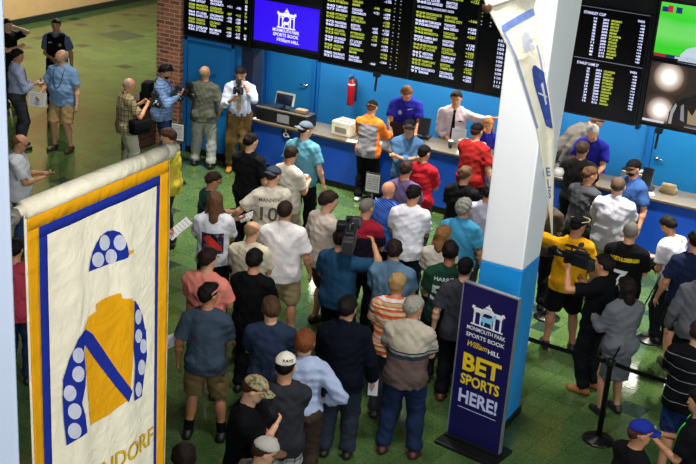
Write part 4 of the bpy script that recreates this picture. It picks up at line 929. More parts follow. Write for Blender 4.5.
area('banner_fill', (.9, .9, 7.6), .5, 200, (1, .97, .92), (0, math.radians(52), math.radians(-20)))  # added near the camera, out of view, to brighten the big banner
area('side_fill', (7, 9, 5.5), 3, 330, (.9, 1., .97), (math.radians(80), 0, math.radians(86)))  # unseen fill from the right, put in for the pillar's side face
area('rear_fill', (9, -12, 8), 6, 1450, (.9, .95, 1.), (math.radians(84), 0, math.radians(29)))  # unseen daylight fill behind the camera, placed to brighten pillar and banner
wd = bpy.data.worlds.new('hall_air'); SC.world = wd; wd.use_nodes = True; wd.node_tree.nodes['Background'].inputs[0].default_value = (.62, .68, .78, 1); wd.node_tree.nodes['Background'].inputs[1].default_value = .045
SC.view_settings.view_transform = 'Standard'; SC.view_settings.look = 'None'; SC.view_settings.gamma = 1; SC.view_settings.use_curve_mapping = False; SC.view_settings.exposure = 0.08
# ------------------------------------------------------------------ the crowd
T = place_text
LS, MS, DS = 'd4a486', 'bd8a6a', '94664a'      # skin tones
BR, DB, BK, GR, LG = '3a261a', '241812', '120e0c', '8a857c', 'a8a49a'
JE, BLK, KH, NV = '24344e', '15161a', 'a8906a', '18223c'
def P(x, y, label, **k): return person((x, y), label, **k)
# --- left background
w0 = P(7, 19, 'person in a black t-shirt with raised forearms at the far left edge', v=-150, H=1.68, sk=LS, hair=('short', BK), top=('tee', '14151a'), bot=('trousers', '22242a'), arms=('head', 'crossr'))
lav = P(16, 49, 'dark-haired man in a pale lavender shirt and grey trousers holding notes, facing right', v=-80, H=1.78, sk=MS, hair=('short', BK), top=('shirt_rolled', 'aab4d8', 'tucked'), bot=('trousers', '3a3c44'), belt='1a1614', arms=('paper', 'phone'), head=(0, 12))
off = P(56, 19, 'officer in a black vest with a yellow badge over a blue-grey uniform shirt', v=170, H=1.78, sk=MS, hair=('short', BK), top=('shirt', '5a6e88', 'tucked'), bot=('trousers', '161820'), belt='101010', arms=('down', 'front'), head=(0, 8))
big = P(62, 50, 'heavy bald man in a light blue shirt and khaki shorts holding a white paper', v=150, H=1.80, g=1.25, sk=LS, hair=('fringe', 'a09080'), top=('shirt', '7fa4d0'), bot=('shorts', 'b09468'), shoes='3a2c20', arms=('down', 'bag'), head=(-50, 5), beard='8a7a6c', stance=.03)
wt = P(17, 134, 'balding man with glasses in a white t-shirt and blue jeans looking at a phone', v=-95, H=1.74, g=1.1, sk=MS, hair=('fringe', '6a4a34'), top=('tee', 'd0d2da'), bot=('trousers', '3a4f7c'), arms=('phone', 'phone'), head=(0, 25), glasses=True)
pl1 = P(127, 78, 'bald man in a tan plaid short-sleeved shirt and white trousers checking a camera', v=-70, H=1.72, g=1.08, sk='cf9474', hair=('fringe', 'b09a88'), top=('shirt', ('8a7a5c', 'plaid', .09, '9a8a68', '3e3c30', 'c0b490')), bot=('trousers', 'b8b4aa'), arms=('camlow', 'camlow'), head=(0, 25))
pl2 = P(163, 64, 'dark-bearded man in a blue checked shirt with a black backpack and camera', v=-105, H=1.80, sk=MS, hair=('full', BK), top=('long', ('4a6ca8', 'plaid', .05, '88a4d4', '4a6ca8', '3a5890')), bot=('trousers', '1c2c50'), arms=('camlow', 'camlow'), head=(0, 28), beard=BK)
olv = P(205, 66, 'bald man from behind in an olive-grey shirt and pale grey trousers at the blue door', v=-12, H=1.80, g=1.1, sk=MS, hair=('fringe', '9a8468'), top=('tee', '52554a'), bot=('trousers', '9c9e9c', .024), shoes='1a1a1c', arms=('phone', 'pocket'), head=(-10, 0), stance=.03)
pho = P(241, 66, 'photographer in a white shirt, patterned tie and olive trousers holding a black camera', v=175, H=1.86, sk=MS, hair=('short', BK), top=('shirt_rolled', 'b8c0dc', 'tucked'), bot=('trousers', '6a5434', .022), belt='3a2a1a', shoes='a8742c', arms=('cam', 'camlow'), head=(0, 22), lean=4)
yel_ = P(170, 129, 'young dark-haired man in a yellow hooded top partly behind the big banner', v=75, H=1.76, sk=LS, hair=('full', BR), top=('long', 'cdb83c'), bot=('trousers', '2a2c34'), arms=('phone', 'phone'), head=(10, 15))
# --- left crowd
grn = P(211, 172, 'balding man with glasses in a dark green shirt facing right', v=-70, H=1.70, sk=MS, hair=('short', '2e1e16'), top=('tee', '163a38'), bot=('trousers', '2a2a30'), arms=('paper', 'paper'), head=(0, 22), glasses=True)
blk = P(250, 134, 'dark-haired man in a plain black t-shirt facing the counter near the photographer', v=-28, H=1.78, sk=LS, hair=('short', BK), top=('tee', '121318'), bot=('trousers', '15161c'), arms=('phone', 'down'), head=(-25, 10))
hor = P(215, 193, 'person with long brown hair in a white t-shirt with a red horse-race print', v=-5, H=1.72, g=1.08, sk=MS, hair=('shoulder', '644630'), top=('tee', 'dfe2ec'), bot=('trousers', '1c2030'), arms=('phone', 'phone'), head=(0, 12),
        prints=[dict(items=[polyitem([(-.13, 1.0), (.13, 1.0), (.13, 1.27), (-.13, 1.27)])], col=fabric('2c2a3c', 'camo', '14141c', '2c2a3c', '4a3c54', '8a8298'), name='printed_picture'), dict(items=[polyitem([(-.10, 1.20), (-.06, 1.25), (.02, 1.19), (.10, 1.10), (.12, 1.04), (.06, 1.05), (-.02, 1.10), (-.07, 1.13)])], col='d43a34', name='printed_figure', eps=.006), dict(items=[T('THE CLASSIC', 0, .955, .035, w=.2, anchor='c', bold=.02)], col='5a3038')])
man = P(272, 167, 'man in a backwards grey cap and cream number ten jersey holding out papers', v=0, H=1.82, g=1.12, sk=LS, hair=('buzz', BR), top=('tee', 'dad2c2'), bot=('shorts', 'b8b09c'), arms=('side', 'phone'), head=(-50, 15), hat=('4c5668', 'back'), twist=12,
        prints=[dict(items=[T('MANNING', -.02, 1.34, .07, w=.28, anchor='c', bold=.02), T('10', -.04, 1.10, .25, w=.20, anchor='c', bold=.012)], col='6a6258')])
crm = P(290, 147, 'dark-haired man in a cream t-shirt holding a phone, just left of the teal t-shirt', v=-40, H=1.74, g=1.05, sk=MS, hair=('short', DB), top=('tee', 'c4bcb0'), bot=('shorts', '8c8470'), arms=('phone', 'phone'), head=(10, 25))
tea = P(305, 122, 'man in a teal t-shirt and grey cap beside the lower counter', v=-25, H=1.80, g=1.12, sk=LS, hair=('buzz', BR), top=('tee', '5790a6'), bot=('trousers', '14161c'), arms=('down', 'down'), head=(-40, 8), hat=('566070', 'back'))
bei = P(251, 222, 'bald man in a beige t-shirt below the number ten jersey', v=-15, H=1.72, g=1.06, sk=LS, hair=('fringe', '8a6a50'), top=('tee', 'cfc6ae'), bot=('trousers', '9a948a'), arms=('phone', 'phone'), head=(-20, 18))
wpo = P(285, 202, 'large man in a bright white polo and khaki shorts in the middle of the crowd', v=-5, H=1.84, g=1.2, sk=MS, hair=('buzz', DB), top=('polo', 'e6e2e4'), bot=('shorts', 'b4a27e'), shoes='5a4632', arms=('phone', 'down'), head=(-10, 8), stance=.03)
bg2 = P(327, 192, 'dark-haired man in a beige t-shirt facing right beside the television camera', v=-55, H=1.82, g=1.15, sk=LS, hair=('full', DB), top=('tee', 'bcb0a6'), bot=('shorts', '5a4436'), shoes='3a2a22', arms=('down', 'phone'), head=(-25, 15))
bt2 = P(254, 251, 'black-haired man in a black t-shirt beside the salmon t-shirt', v=-20, H=1.74, g=1.05, sk=MS, hair=('full', BK), top=('tee', '111217'), bot=('trousers', '1c1e26'), arms=('phone', 'phone'), head=(0, 15))
sal = P(207, 249, 'man in a salmon-pink t-shirt and brown trousers behind the blue-grey t-shirt', v=-25, H=1.80, g=1.14, sk=LS, hair=('short', DB), top=('tee', ('e08478', 'ramp', ((0, 'e07a40'), (1.1, 'ee9080')))), bot=('trousers', '6a4c28', .024), shoes='2a1c14', arms=('phone', 'phone'), head=(-20, 8))
bgs = P(208, 284, 'man in a blue-grey t-shirt, khaki shorts and black socks at the left of the queue', v=-10, H=1.80, g=.98, sk='b47c5a', hair=('short', BK), top=('tee', '3a4858'), bot=('shorts', '84704a'), shoes='101114', sock='101114', arms=('down', 'phone'), head=(-40, 5), stance=.05)
nvt = P(272, 299, 'brown-haired man in a plain navy t-shirt above the camouflage cap', v=-5, H=1.74, g=1.1, sk=LS, hair=('full', '4a3424'), top=('tee', '28344c'), bot=('trousers', '2c2e36'), arms=('phone', 'phone'), head=(15, 10))
cam_ = P(249, 375, 'man with crossed arms in a camouflage cap and black t-shirt', v=-95, H=1.81, g=1.08, sk=LS, hair=('buzz', BR), top=('tee', '0f1014'), bot=('trousers', '14151a'), arms=('crossr', 'crossr'), head=(0, 30), beard='b09480', hat=(('8a7a5c', 'camo', '5c5a40', '8c8464', 'a89c7c', 'b46a3c'), 'front'))
ray_ = P(285, 355, 'man in a white cap, dark grey t-shirt and plaid shorts by the camouflage cap', v=10, H=1.82, sk=MS, hair=('buzz', BK), top=('tee', '2b2c32'), bot=('shorts', ('b8b4ae', 'plaid', .10, 'c4c0b8', '4a4a52', '8a8a90')), arms=('phone', 'crossr'), head=(-25, 12), hat=('dcd6c8', 'front', None, [('RAYS', .036, '1c1e2a', -1)]))
gcp = P(260, 438, 'person in a pale grey cap with a brown brim at the bottom of the crowd', v=-60, H=1.74, sk=LS, hair=('buzz', BR), top=('tee', '5a5854'), bot=('trousers', '2a2c30'), arms=('phone', 'phone'), head=(-20, 25), hat=('b4b0a8', 'front', '6a4a34'))
drk = P(184, 447, 'dark-haired person at the bottom edge beside the big banner', v=0, H=1.74, sk=MS, hair=('full', '1c120e'), top=('tee', '2a2c34'), bot=('trousers', '202228'), head=(0, 10))
gin = P(305, 332, 'ginger-haired man in a pale blue dress shirt with one hand on his hip', v=0, H=1.80, g=1.03, sk=LS, hair=('full', '6e3c20'), top=('shirt_rolled', 'a4b2d0', 'tucked', .009), bot=('trousers', '3c3028', .022), belt='1c1410', arms=('phone', 'hip'), head=(-5, 5))
blz = P(347, 298, 'dark-haired man in a navy blazer and grey-blue trousers', v=-5, H=1.80, g=1.12, sk=MS, hair=('full', BK), top=('jacket', '0e1326'), bot=('trousers', '262c38', .024), shoes='1c1210', arms=('phone', 'down'), head=(-20, 10))
stp = P(397, 275, 'short-haired blond person in an orange and white striped t-shirt', v=-5, H=1.70, g=1.05, sk='c88a68', hair=('full', '94784e'), top=('tee', ('d8c8b0', 'hstripe', .21, [(0, 'c8582c'), (.12, 'd8c094'), (.28, 'd9652f'), (.42, 'dcd2c8'), (.50, 'd86a3a'), (.56, 'c2a878'), (.72, 'c85a70'), (.76, 'dcd4cc'), (.9, 'e0703a')])), bot=('trousers', '2a2a32'), arms=('phone', 'phone'), head=(-15, 15))
brn = P(413, 297, 'grey-haired man in a cream and brown striped polo and blue jeans', v=-8, H=1.80, g=1.1, sk=MS, hair=('short', '8f8a80'), top=('polo', ('b8ae9c', 'ramp', ((0, '5c4c48'), (1.165, '2b303c'), (1.215, '8c8a88'), (1.235, '2b303c'), (1.255, 'b4aa98')))), bot=('trousers', '1a2744', .022), shoes='4a201c', arms=('phone', 'phone'), head=(-35, 10), stance=.04)
gbl = P(395, 241, 'dark-haired man in a grey-blue shirt above the orange striped t-shirt', v=-10, H=1.78, g=1.15, sk=LS, hair=('short', '221610'), top=('shirt', '5a7a94'), bot=('trousers', '2c3040'), arms=('phone', 'phone'), head=(5, 10))
har = P(451, 243, 'dark-haired person in a green number 52 jersey', v=8, H=1.76, g=1.08, sk=DS, hair=('full', BK), top=('tee', '16382a'), bot=('trousers', '16181e'), arms=('phone', 'phone'), head=(-10, 12),
        prints=[dict(items=[T('HARRIS', -.05, 1.335, .06, w=.20, anchor='c', bold=.02), T('52', -.05, 1.10, .25, w=.25, anchor='c', bold=.025)], col='c4ccd0')])
wom = P(443, 227, 'woman with blond-brown hair in a white top beside the teal polo', v=-15, H=1.66, w=.9, sk=LS, hair=('bob', '7c5632'), top=('tee', 'd0c8bc'), bot=('trousers', '2a2a30'), arms=('phone', 'phone'), head=(-15, 15))
cur = P(464, 200, 'man with curly grey hair in a turquoise polo left of the white pillar', v=-12, H=1.76, g=1.1, sk='c48c6c', hair=('curly', '85827c'), top=('polo', '3c8cb4'), bot=('trousers', '2c3440'), arms=('phone', 'down'), head=(-15, 12))
wht = P(413, 186, 'dark-haired man in a plain white t-shirt in the middle queue', v=-5, H=1.80, sk=MS, hair=('short', BK), top=('tee', 'dcdce6'), bot=('trousers', '1a2038'), arms=('phone', 'phone'), head=(-20, 20))
bld = P(388, 182, 'bald man in a blue diagonally striped polo', v=-10, H=1.70, g=1.06, sk=MS, hair=('none', BK), top=('polo', ('2c50b4', 'dstripe', .028, [(0, '16307c'), (.6, '4a74cc')])), bot=('trousers', '1a1c24'), arms=('phone', 'down'), head=(-30, 12))
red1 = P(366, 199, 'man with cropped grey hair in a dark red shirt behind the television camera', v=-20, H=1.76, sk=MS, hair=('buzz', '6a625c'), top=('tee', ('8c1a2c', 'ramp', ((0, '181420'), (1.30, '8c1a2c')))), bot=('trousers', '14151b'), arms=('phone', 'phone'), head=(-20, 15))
tvc = P(342, 229, 'television cameraman in a dark blue t-shirt with a large camera on his shoulder', v=-28, H=1.78, g=1.1, sk=MS, hair=('short', BK), top=('tee', '1d4260'), bot=('trousers', '16181e'), arms=('camlow', 'raise'), head=(0, 5), targets=(((.10, .26, 1.18),), ((.24, .30, 1.52),)))
org = P(372, 101, 'man in an orange and grey long-sleeved top and black cap at the lower counter', v=-20, H=1.72, sk=LS, hair=('buzz', '8a5a3c'), top=('long', ('77757c', 'raglan', 'e8762a', 1.36)), bot=('trousers', '101116'), shoes='c8c8c8', arms=('counter', 'counter'), head=(0, 15), hat=('17181c', 'back'))
pur = P(406, 162, 'dark-haired person in a dusky purple t-shirt in front of the denim shirt', v=-10, H=1.72, sk=MS, hair=('short', '2a1a18'), top=('tee', '5c4c72'), bot=('trousers', '24242c'), arms=('phone', 'phone'), head=(-10, 15))
rd2 = P(424, 146, 'man in a black cap and plain red t-shirt at the middle counter', v=-15, H=1.70, sk=MS, hair=('buzz', BK), top=('tee', '9c1824'), bot=('trousers', '2c2c36'), arms=('down', 'phone'), head=(-25, 8), hat=('14151a', 'front'))
den = P(410, 120, 'man with crossed arms in a denim-blue shirt and black cap facing the lens', v=178, H=1.76, g=1.1, sk=MS, hair=('buzz', BK), top=('shirt_rolled', '3e5f84'), bot=('trousers', '24262c'), arms=('crossr', 'crossr'), head=(0, 5), hat=('14151a', 'front', None, [('CREW', .03, 'b8b8c0')]))
rd3 = P(477, 124, 'man in a black and orange cap and a red-orange t-shirt leaning at the higher counter', v=-28, H=1.80, g=1.15, sk=LS, hair=('buzz', BR), top=('tee', '861a1a'), bot=('trousers', '24262c'), arms=('counter', 'down'), head=(-5, 8), hat=('141214', 'front', 'd84a1c'))
bk3 = P(465, 167, 'brown-haired man in a black t-shirt below the red-orange t-shirt', v=-20, H=1.72, g=1.1, sk=MS, hair=('short', '4a3424'), top=('tee', '101116'), bot=('trousers', '16181e'), arms=('phone', 'phone'), head=(-20, 12))
gry = P(489, 184, 'person in a pale grey-lavender shirt partly hidden by the white pillar', v=-10, H=1.72, sk=MS, hair=('short', BK), top=('tee', 'a4a4b8'), bot=('trousers', '6a6878'), arms=('phone', 'down'))
dgt = P(466, 259, 'man in a black cap and dark grey t-shirt right beside the BET SPORTS HERE sign', v=0, H=1.76, g=.92, sk=LS, hair=('buzz', BK), top=('tee', '33353e'), bot=('trousers', '17181e'), shoes='5a2c1c', arms=('down', 'phone'), head=(-10, 8), hat=('101116', 'front'))
# --- clerks behind the counters
ck1 = P(408, 84, 'clerk in a purple-blue polo with a white chest emblem looking down behind the counter', v=178, H=1.84, g=1.15, sk='d4945c', hair=('short', '7c5030'), top=('polo', '2c2ca0'), bot=('trousers', '101116'), arms=('counter', 'counter'), head=(-10, 35), lean=12,
        prints=[dict(items=[polyitem(ell(-.08, 1.30, .028, .035)), polyitem([(.03, 1.35), (.10, 1.36), (.10, 1.375), (.03, 1.365)])], col='c8ccf0', side='front', name='chest_emblem')])
ck2 = P(457, 91, 'clerk in a pink-white dress shirt and black tie pointing to the right', v=178, H=1.84, g=1.15, sk='d09468', hair=('short', '2a1c14'), top=('shirt_rolled', 'e8d4d8', 'tucked'), bot=('trousers', '0e0f14'), belt='0a0a0a', arms=('sidepoint', 'front'), head=(0, 12))
ck3 = P(489, 119, 'ginger-haired woman clerk in a purple-blue polo beside the white pillar', v=180, H=1.52, w=.9, sk='dca078', hair=('bob', 'c07838'), top=('polo', '2c2ca0'), bot=('trousers', '101116'), arms=('phone', 'phone'), head=(0, 8))
ck4 = P(594, 124, 'grey-haired clerk in a purple-blue polo leaning over the counter right of the pillar', v=165, H=1.82, g=1.12, sk='d8a070', hair=('short', 'b8b4ac'), top=('polo', '26289c'), bot=('trousers', '101116'), arms=('counter', 'counter'), head=(-5, 20), lean=14,
        prints=[dict(items=[polyitem(ell(-.08, 1.30, .025, .035))], col='b8c0f0', side='front', name='chest_emblem')])
ck5 = P(600, 116, 'bending person in a grey-brown jacket behind the grey-haired clerk', v=-80, H=1.86, g=1.12, sk=MS, hair=('short', '5a4a3c'), top=('jacket', '66625c'), bot=('trousers', '3a3a3c'), arms=('down', 'down'), lean=42, head=(0, 0))
# --- right crowd
bkt = P(583, 142, 'crew-cut man in a black t-shirt facing the grey-haired clerk', v=-5, H=1.80, g=1.15, sk=MS, hair=('short', '3a2c20'), top=('tee', '101012'), bot=('trousers', '17181c'), arms=('counter', 'phone'), head=(-10, 12))
gtt = P(589, 167, 'brown-haired man in a charcoal grey t-shirt looking right at the counter', v=-35, H=1.76, g=1.12, sk='c08a68', hair=('short', '4a3422'), top=('tee', '3c3e44'), bot=('trousers', '22242a'), arms=('phone', 'counter'), head=(-30, 15))
wp2 = P(619, 178, 'very large man in a white polo in the right queue', v=-5, H=1.84, g=1.32, sk=LS, hair=('buzz', '4a3a2e'), top=('polo', 'aeaebc'), bot=('shorts', 'a89a80'), arms=('phone', 'phone'), head=(0, 10))
brd = P(636, 160, 'bearded man with glasses, black cap and navy-blue polo facing left', v=140, H=1.80, g=1.12, sk='c08a6a', hair=('buzz', BK), top=('polo', '2c4a80'), bot=('trousers', '1c1e26'), arms=('down', 'front'), head=(-10, 12), beard='1c1410', glasses=True, hat=('0f1013', 'front'))
ylw = P(577, 217, 'man in a bright yellow t-shirt, black cap and black shorts pointing up', v=10, H=1.78, g=1.14, sk='a8765a', hair=('buzz', BK), top=('tee', 'd89a10'), bot=('shorts', '14151a'), shoes='1c1814', arms=('raise', 'down'), head=(-60, 15), hat=('101114', 'front'), stance=.04)
pit = P(632, 223, 'grey-haired man in a black jersey with yellow lettering and a white seven', v=-5, H=1.80, g=1.15, sk=MS, hair=('buzz', '6a665e'), top=('tee', '111216'), bot=('shorts', '2a2c34'), arms=('phone', 'phone'), head=(0, 8),
        prints=[dict(items=[T('ROETHLISBERGER', 0, 1.315, .06, w=.32, anchor='c', bold=.03)], col='e0c010'), dict(items=[T('7', -.02, 1.02, .26, w=.16, anchor='c', bold=.03)], col='dcdcdc', name='printed_number')])
wt3 = P(671, 217, 'black-haired man in a white t-shirt bending over the queue belt by the right counter', v=55, H=1.69, g=1.06, sk='a87654', hair=('full', BK), top=('tee', 'ccccd8'), bot=('trousers', '20222a'), arms=('front', 'phone'), head=(0, 25), lean=14)
cmr = P(606, 256, 'dark-haired cameraman in a black polo with tan boots, shouldering a video camera', v=65, H=1.72, g=1.02, sk='b88462', hair=('full', BK), top=('polo', '101116'), bot=('trousers', '1a1c22'), shoes='8a5a28', arms=('raise', 'phone'), head=(10, 5), targets=(((.16, .34, 1.50),), ((.10, .26, 1.30),)))
grd = P(630, 279, 'woman with long black hair in a grey cardigan and dress holding a white paper', v=35, H=1.68, w=.88, sk='b4856a', hair=('long', '16100e'), top=('jacket', '63666c'), bot=('skirt', '55585e'), shoes='141416', arms=('paper', 'paper'), head=(10, 18))
stb = P(701, 322, 'man in a black t-shirt with thin white stripes and blue shorts at the right edge', v=-5, H=1.80, g=1.2, sk=MS, hair=('short', '2e2018'), top=('tee', ('121317', 'hstripe', .12, [(0, '0c0d10'), (.94, '8c8c92')])), bot=('shorts', '22386a'), arms=('phone', 'down'), head=(0, 10))
bcp = P(640, 421, 'man in a royal blue cap and black t-shirt at the bottom right', v=-55, H=1.74, sk='c08a68', hair=('short', '4a3020'), top=('tee', '131418'), bot=('trousers', '1c1e24'), head=(-10, 12), hat=('1c2c8c', 'front', None, [('LA', .035, 'd8d8e0')]))
lan = P(704, 392, 'dark-clothed person with a bright green lanyard at the bottom right edge', v=80, H=1.72, sk=MS, hair=('full', BK), top=('tee', '17181e'), bot=('trousers', '1c1e24'), arms=('phone', 'phone'))
nvr = P(698, 232, 'person in a navy t-shirt and black shorts at the right edge by the counter', v=20, H=1.80, g=1.15, sk=MS, hair=('short', BK), top=('tee', '18223e'), bot=('shorts', '15161a'), arms=('down', 'down'))
gyr = P(707, 262, 'person in a grey long-sleeved top at the right edge below the navy t-shirt', v=10, H=1.74, g=1.05, sk=MS, hair=('short', BK), top=('long', '5c5e64'), bot=('shorts', '17181c'), arms=('down', 'phone'))
hid = P(548, 188, 'person with bare forearms mostly hidden behind the white pillar', v=-5, H=1.72, sk='b88a6a', hair=('short', BR), top=('tee', '4a4038'), bot=('trousers', '1c1c22'), arms=('phone', 'phone'))
bnr = P(138, 188, 'person in a patterned top behind the big banner holding out a paper', v=-60, H=1.70, sk=MS, hair=('short', BR), top=('tee', ('9a958c', 'plaid', .06, 'a49e94', '6c6a68', 'c0bab0')), bot=('trousers', '2a2c32'), arms=('paper', 'paper'))
bnl = P(116, 292, 'person hidden behind the big banner holding a white flyer', v=-60, H=1.70, sk=MS, hair=('short', BR), top=('tee', '2c3440'), bot=('trousers', '2a2c32'), arms=('paper', 'paper'))
rds = P(14, 240, 'person in a pinkish red shirt between the near post and the big banner', v=-20, H=1.72, sk=MS, hair=('short', BK), top=('tee', 'b03c50'), bot=('trousers', '22304c'))

# ------------------------------------------------------------------ things people hold and wear
def frame(p, fwd, up=(0, 0, 1)):
    f = unit(fwd); u = np.array(up, float); u = unit(u-f*(u@f)); r = np.cross(f, u); return Matrix([[r[i], f[i], u[i], p[i]] for i in range(3)]+[[0, 0, 0, 1]])
def place(o, m): o.matrix_world = m; return o
def D3(pn, v): return rotz(pn['rz'])@np.array(v, float)
def phone(pn, lb, i=1, c='101114', lit=False):
    p = pn['W'](pn['hand'][i]+np.array([0, .03, .03])); o = empty('phone'); tag(o, lb, 'phone'); MB().box((0, 0, 0), (.072, .145, .009), bev=.003).build('case', plain(c, .3), o)
    MB().box((0, 0, .0055), (.064, .128, .002)).build('screen', glow('c8d4ec', 1.0) if lit else plain('1a2230', .15), o); place(o, frame(p, D3(pn, (0, .9, .35)))); return o
def paper(pn, lb, off=(0, .1, .02), size=(.21, .28), i=1, c='e4e4ea', fwd=(0, .8, .6), rows_=6):
    p = pn['W'](pn['hand'][i]+np.array(off)); o = empty('paper_sheet'); tag(o, lb, 'paper'); MB().box((0, 0, 0), (size[0], size[1], .003)).build('sheet', plain(c, .6, var=.02), o)
    b = MB()
    for k in range(rows_): b.box((-.01*(k % 2), size[1]*(.36-.72*k/max(1, rows_-1)), .0022), (size[0]*.78, .006, .001))
    b.build('printed_lines', plain('8a8c98', .6, var=0), o); place(o, frame(p, D3(pn, fwd))); return o
phone(crm, 'phone held by the man in the cream t-shirt', 0, 'b8bcc8', True); phone(wt, 'phone held by the man with glasses at the left edge', 1)
phone(wht, 'phone held by the man in the plain white t-shirt'); phone(tvc, 'small phone in the television cameraman hand', 0); phone(bg2, 'phone held by the dark-haired man in beige facing right')
paper(big, 'white paper held low by the heavy man in the light blue shirt', off=(.0, .02, -.04), size=(.34, .24), fwd=(0, -.25, 1)); paper(lav, 'notes held by the man in the lavender shirt', size=(.2, .26), fwd=(0, 1, .1))
paper(grn, 'folded white sheet held by the man in the dark green shirt', size=(.2, .3), fwd=(0, 1, .3)); paper(man, 'white programme held out left by the jersey wearer', off=(-.1, .03, .02), size=(.3, .2), i=0, fwd=(.3, 1, .2)); paper(grd, 'white paper held by the woman in the grey cardigan', size=(.16, .12), fwd=(0, 1, .4))
paper(bnr, 'tilted race sheet held out from behind the big banner', off=(0, .12, .04), size=(.24, .34), fwd=(.2, .9, .7), i=1); paper(bnl, 'white flyer sticking out from behind the big banner', off=(.0, .22, .0), size=(.22, .34), fwd=(0, 1, .15), i=1, rows_=2)
paper(brn, 'white paper hanging beside the brown striped polo', off=(.06, .0, -.08), size=(.15, .3), fwd=(.1, -.2, 1)); paper(blk, 'white slip held by the man in the black t-shirt near the counter', off=(.05, .05, 0), size=(.14, .2)); paper(ck2, 'white sheet held before the clerk with the tie', off=(-.12, .06, .12), size=(.24, .26), i=1, fwd=(0, -.3, 1), rows_=2)
paper(blz, 'folded papers at the side of the navy blazer', off=(.0, .02, -.06), size=(.1, .22), fwd=(0, .2, -1)); paper(pl1, 'small white card held by the bald man in plaid', size=(.1, .08), rows_=2)
def camera(p, fwd, lb, s=1.):
    o = empty('photo_camera'); tag(o, lb, 'camera'); MB().box((0, 0, 0), (.14*s, .07*s, .10*s), bev=.012).box((0, 0, .06*s), (.06*s, .06*s, .04*s), bev=.008).build('body', plain('0e0f11', .4, name='black_camera'), o)
    MB().lathe([(0, 0), (.036*s, 0), (.036*s, .06*s), (.042*s, .065*s), (.042*s, .12*s), (.034*s, .12*s), (.03*s, .105*s), (0, .1*s)], (0, .03*s, 0), 24, Matrix.Rotation(-PI/2, 3, 'X')).build('lens', plain('141518', .25), o, True)
    MB().box((0, .0, .125*s), (.075*s, .11*s, .06*s), bev=.01).box((0, 0, .09*s), (.03*s, .03*s, .03*s)).build('flash', plain('101114', .35), o); place(o, frame(p, fwd)); return o
hm_ = lambda pn, o=(0, 0, 0): pn['W']((pn['hand'][0]+pn['hand'][1])/2+np.array(o))
camera(hm_(pho, (0, .06, .02)), D3(pho, (0, 1, .15)), 'black camera with flash held up by the photographer in the tie', 1.25); camera(hm_(pl1, (.04, .07, 0)), D3(pl1, (0, 1, -.5)), 'black camera held by the bald man in plaid', 1.1); camera(hm_(pl2, (0, .07, 0)), D3(pl2, (0, 1, -.4)), 'black camera held by the bearded man in the checked shirt', 1.2)
camera(pl2['W']((.1, .20, 1.28)), D3(pl2, (-.3, .8, -.6)), 'second black camera hanging on the chest of the bearded man', 1.15)
def video(pn, at, fwd, lb, s=1.):
    p = pn['W'](at); o = empty('video_camera'); tag(o, lb, 'video camera'); m = plain('121316', .4, name='black_camera')
    MB().box((0, 0, 0), (.13*s, .36*s, .17*s), bev=.02).box((0, -.05*s, .10*s), (.09*s, .22*s, .05*s), bev=.012).build('body', m, o)
    MB().lathe([(0, 0), (.045*s, 0), (.045*s, .1*s), (.055*s, .11*s), (.055*s, .19*s), (.05*s, .19*s), (.045*s, .17*s), (0, .17*s)], (0, .17*s, .01), 26, Matrix.Rotation(-PI/2, 3, 'X')).build('lens', plain('17181b', .25), o, True)
    MB().box((0, .39*s, .01), (.15*s, .07*s, .12*s), bev=.01).build('lens_hood', m, o)
    MB().tube([(0, .1*s, .11*s), (0, .12*s, .17*s), (0, -.1*s, .17*s), (0, -.14*s, .12*s)], .014*s, 10).build('carry_handle', m, o, True)
    MB().box((-.1*s, .1*s, .09*s), (.1*s, .12*s, .07*s), bev=.01).build('viewfinder', m, o); MB().box((0, -.22*s, -.01), (.11*s, .08*s, .15*s), bev=.01).build('battery', plain('24262a', .5), o)
    MB().lathe([(0, 0), (.018*s, 0), (.02*s, .2*s), (0, .2*s)], (.09*s, .05*s, .12*s), 16, Matrix.Rotation(-PI/2, 3, 'X')).build('microphone', plain('2e2f33', .7), o, True)
    MB().box((.05*s, .0, .2*s), (.08*s, .05*s, .06*s), bev=.008).build('receiver', plain('3a3b40', .4), o); place(o, frame(p, fwd)); return o
video(tvc, (.13, -.06, 1.70), D3(tvc, (-.45, 1, .05)), 'large black television camera with battery in the middle of the crowd', 1.1)
video(cmr, (-.06, .30, 1.62), D3(cmr, (0, 1, .0)), 'black shoulder video camera pointing left in front of the yellow t-shirt', .85)
# backpack, vest, badge, ties, straps
o = empty('backpack'); tag(o, 'black backpack on the bearded man in the checked shirt', 'backpack'); MB().box((0, 0, 0), (.30, .17, .44), bev=.05).build('bag', fabric('14151a'), o, True); MB().box((0, -.09, -.06), (.22, .05, .22), bev=.02).build('pocket', fabric('1c1d22'), o, True)
for sx in (-1, 1): MB().strip([(sx*.11, .06, .2), (sx*.12, .16, .27), (sx*.125, .28, .16), (sx*.13, .29, -.02), (sx*.14, .12, -.16)], (1, 0, 0), .045, .008).build('strap', fabric('101116'), o)
place(o, frame(pl2['W']((0, -.24, 1.22)), D3(pl2, (0, 1, 0))))
sb = empty('shoulder_bag'); tag(sb, 'black shoulder bag at the hip of the bald man in plaid', 'bag'); MB().box((0, 0, 0), (.34, .16, .24), bev=.03).build('bag', fabric('111216'), sb, True); MB().box((0, .07, .03), (.35, .06, .16), bev=.02).build('flap', fabric('17181c'), sb, True); place(sb, frame(pl1['W']((.24, .12, .98)), D3(pl1, (1, .3, 0))))
def part_on(pn, name, prim, mat, vox=.012, noise=None):
    f = Field(vox); prim(f, pn); return link(name, f.mesh(name, pn['sc'], noise), mat, pn['root'])
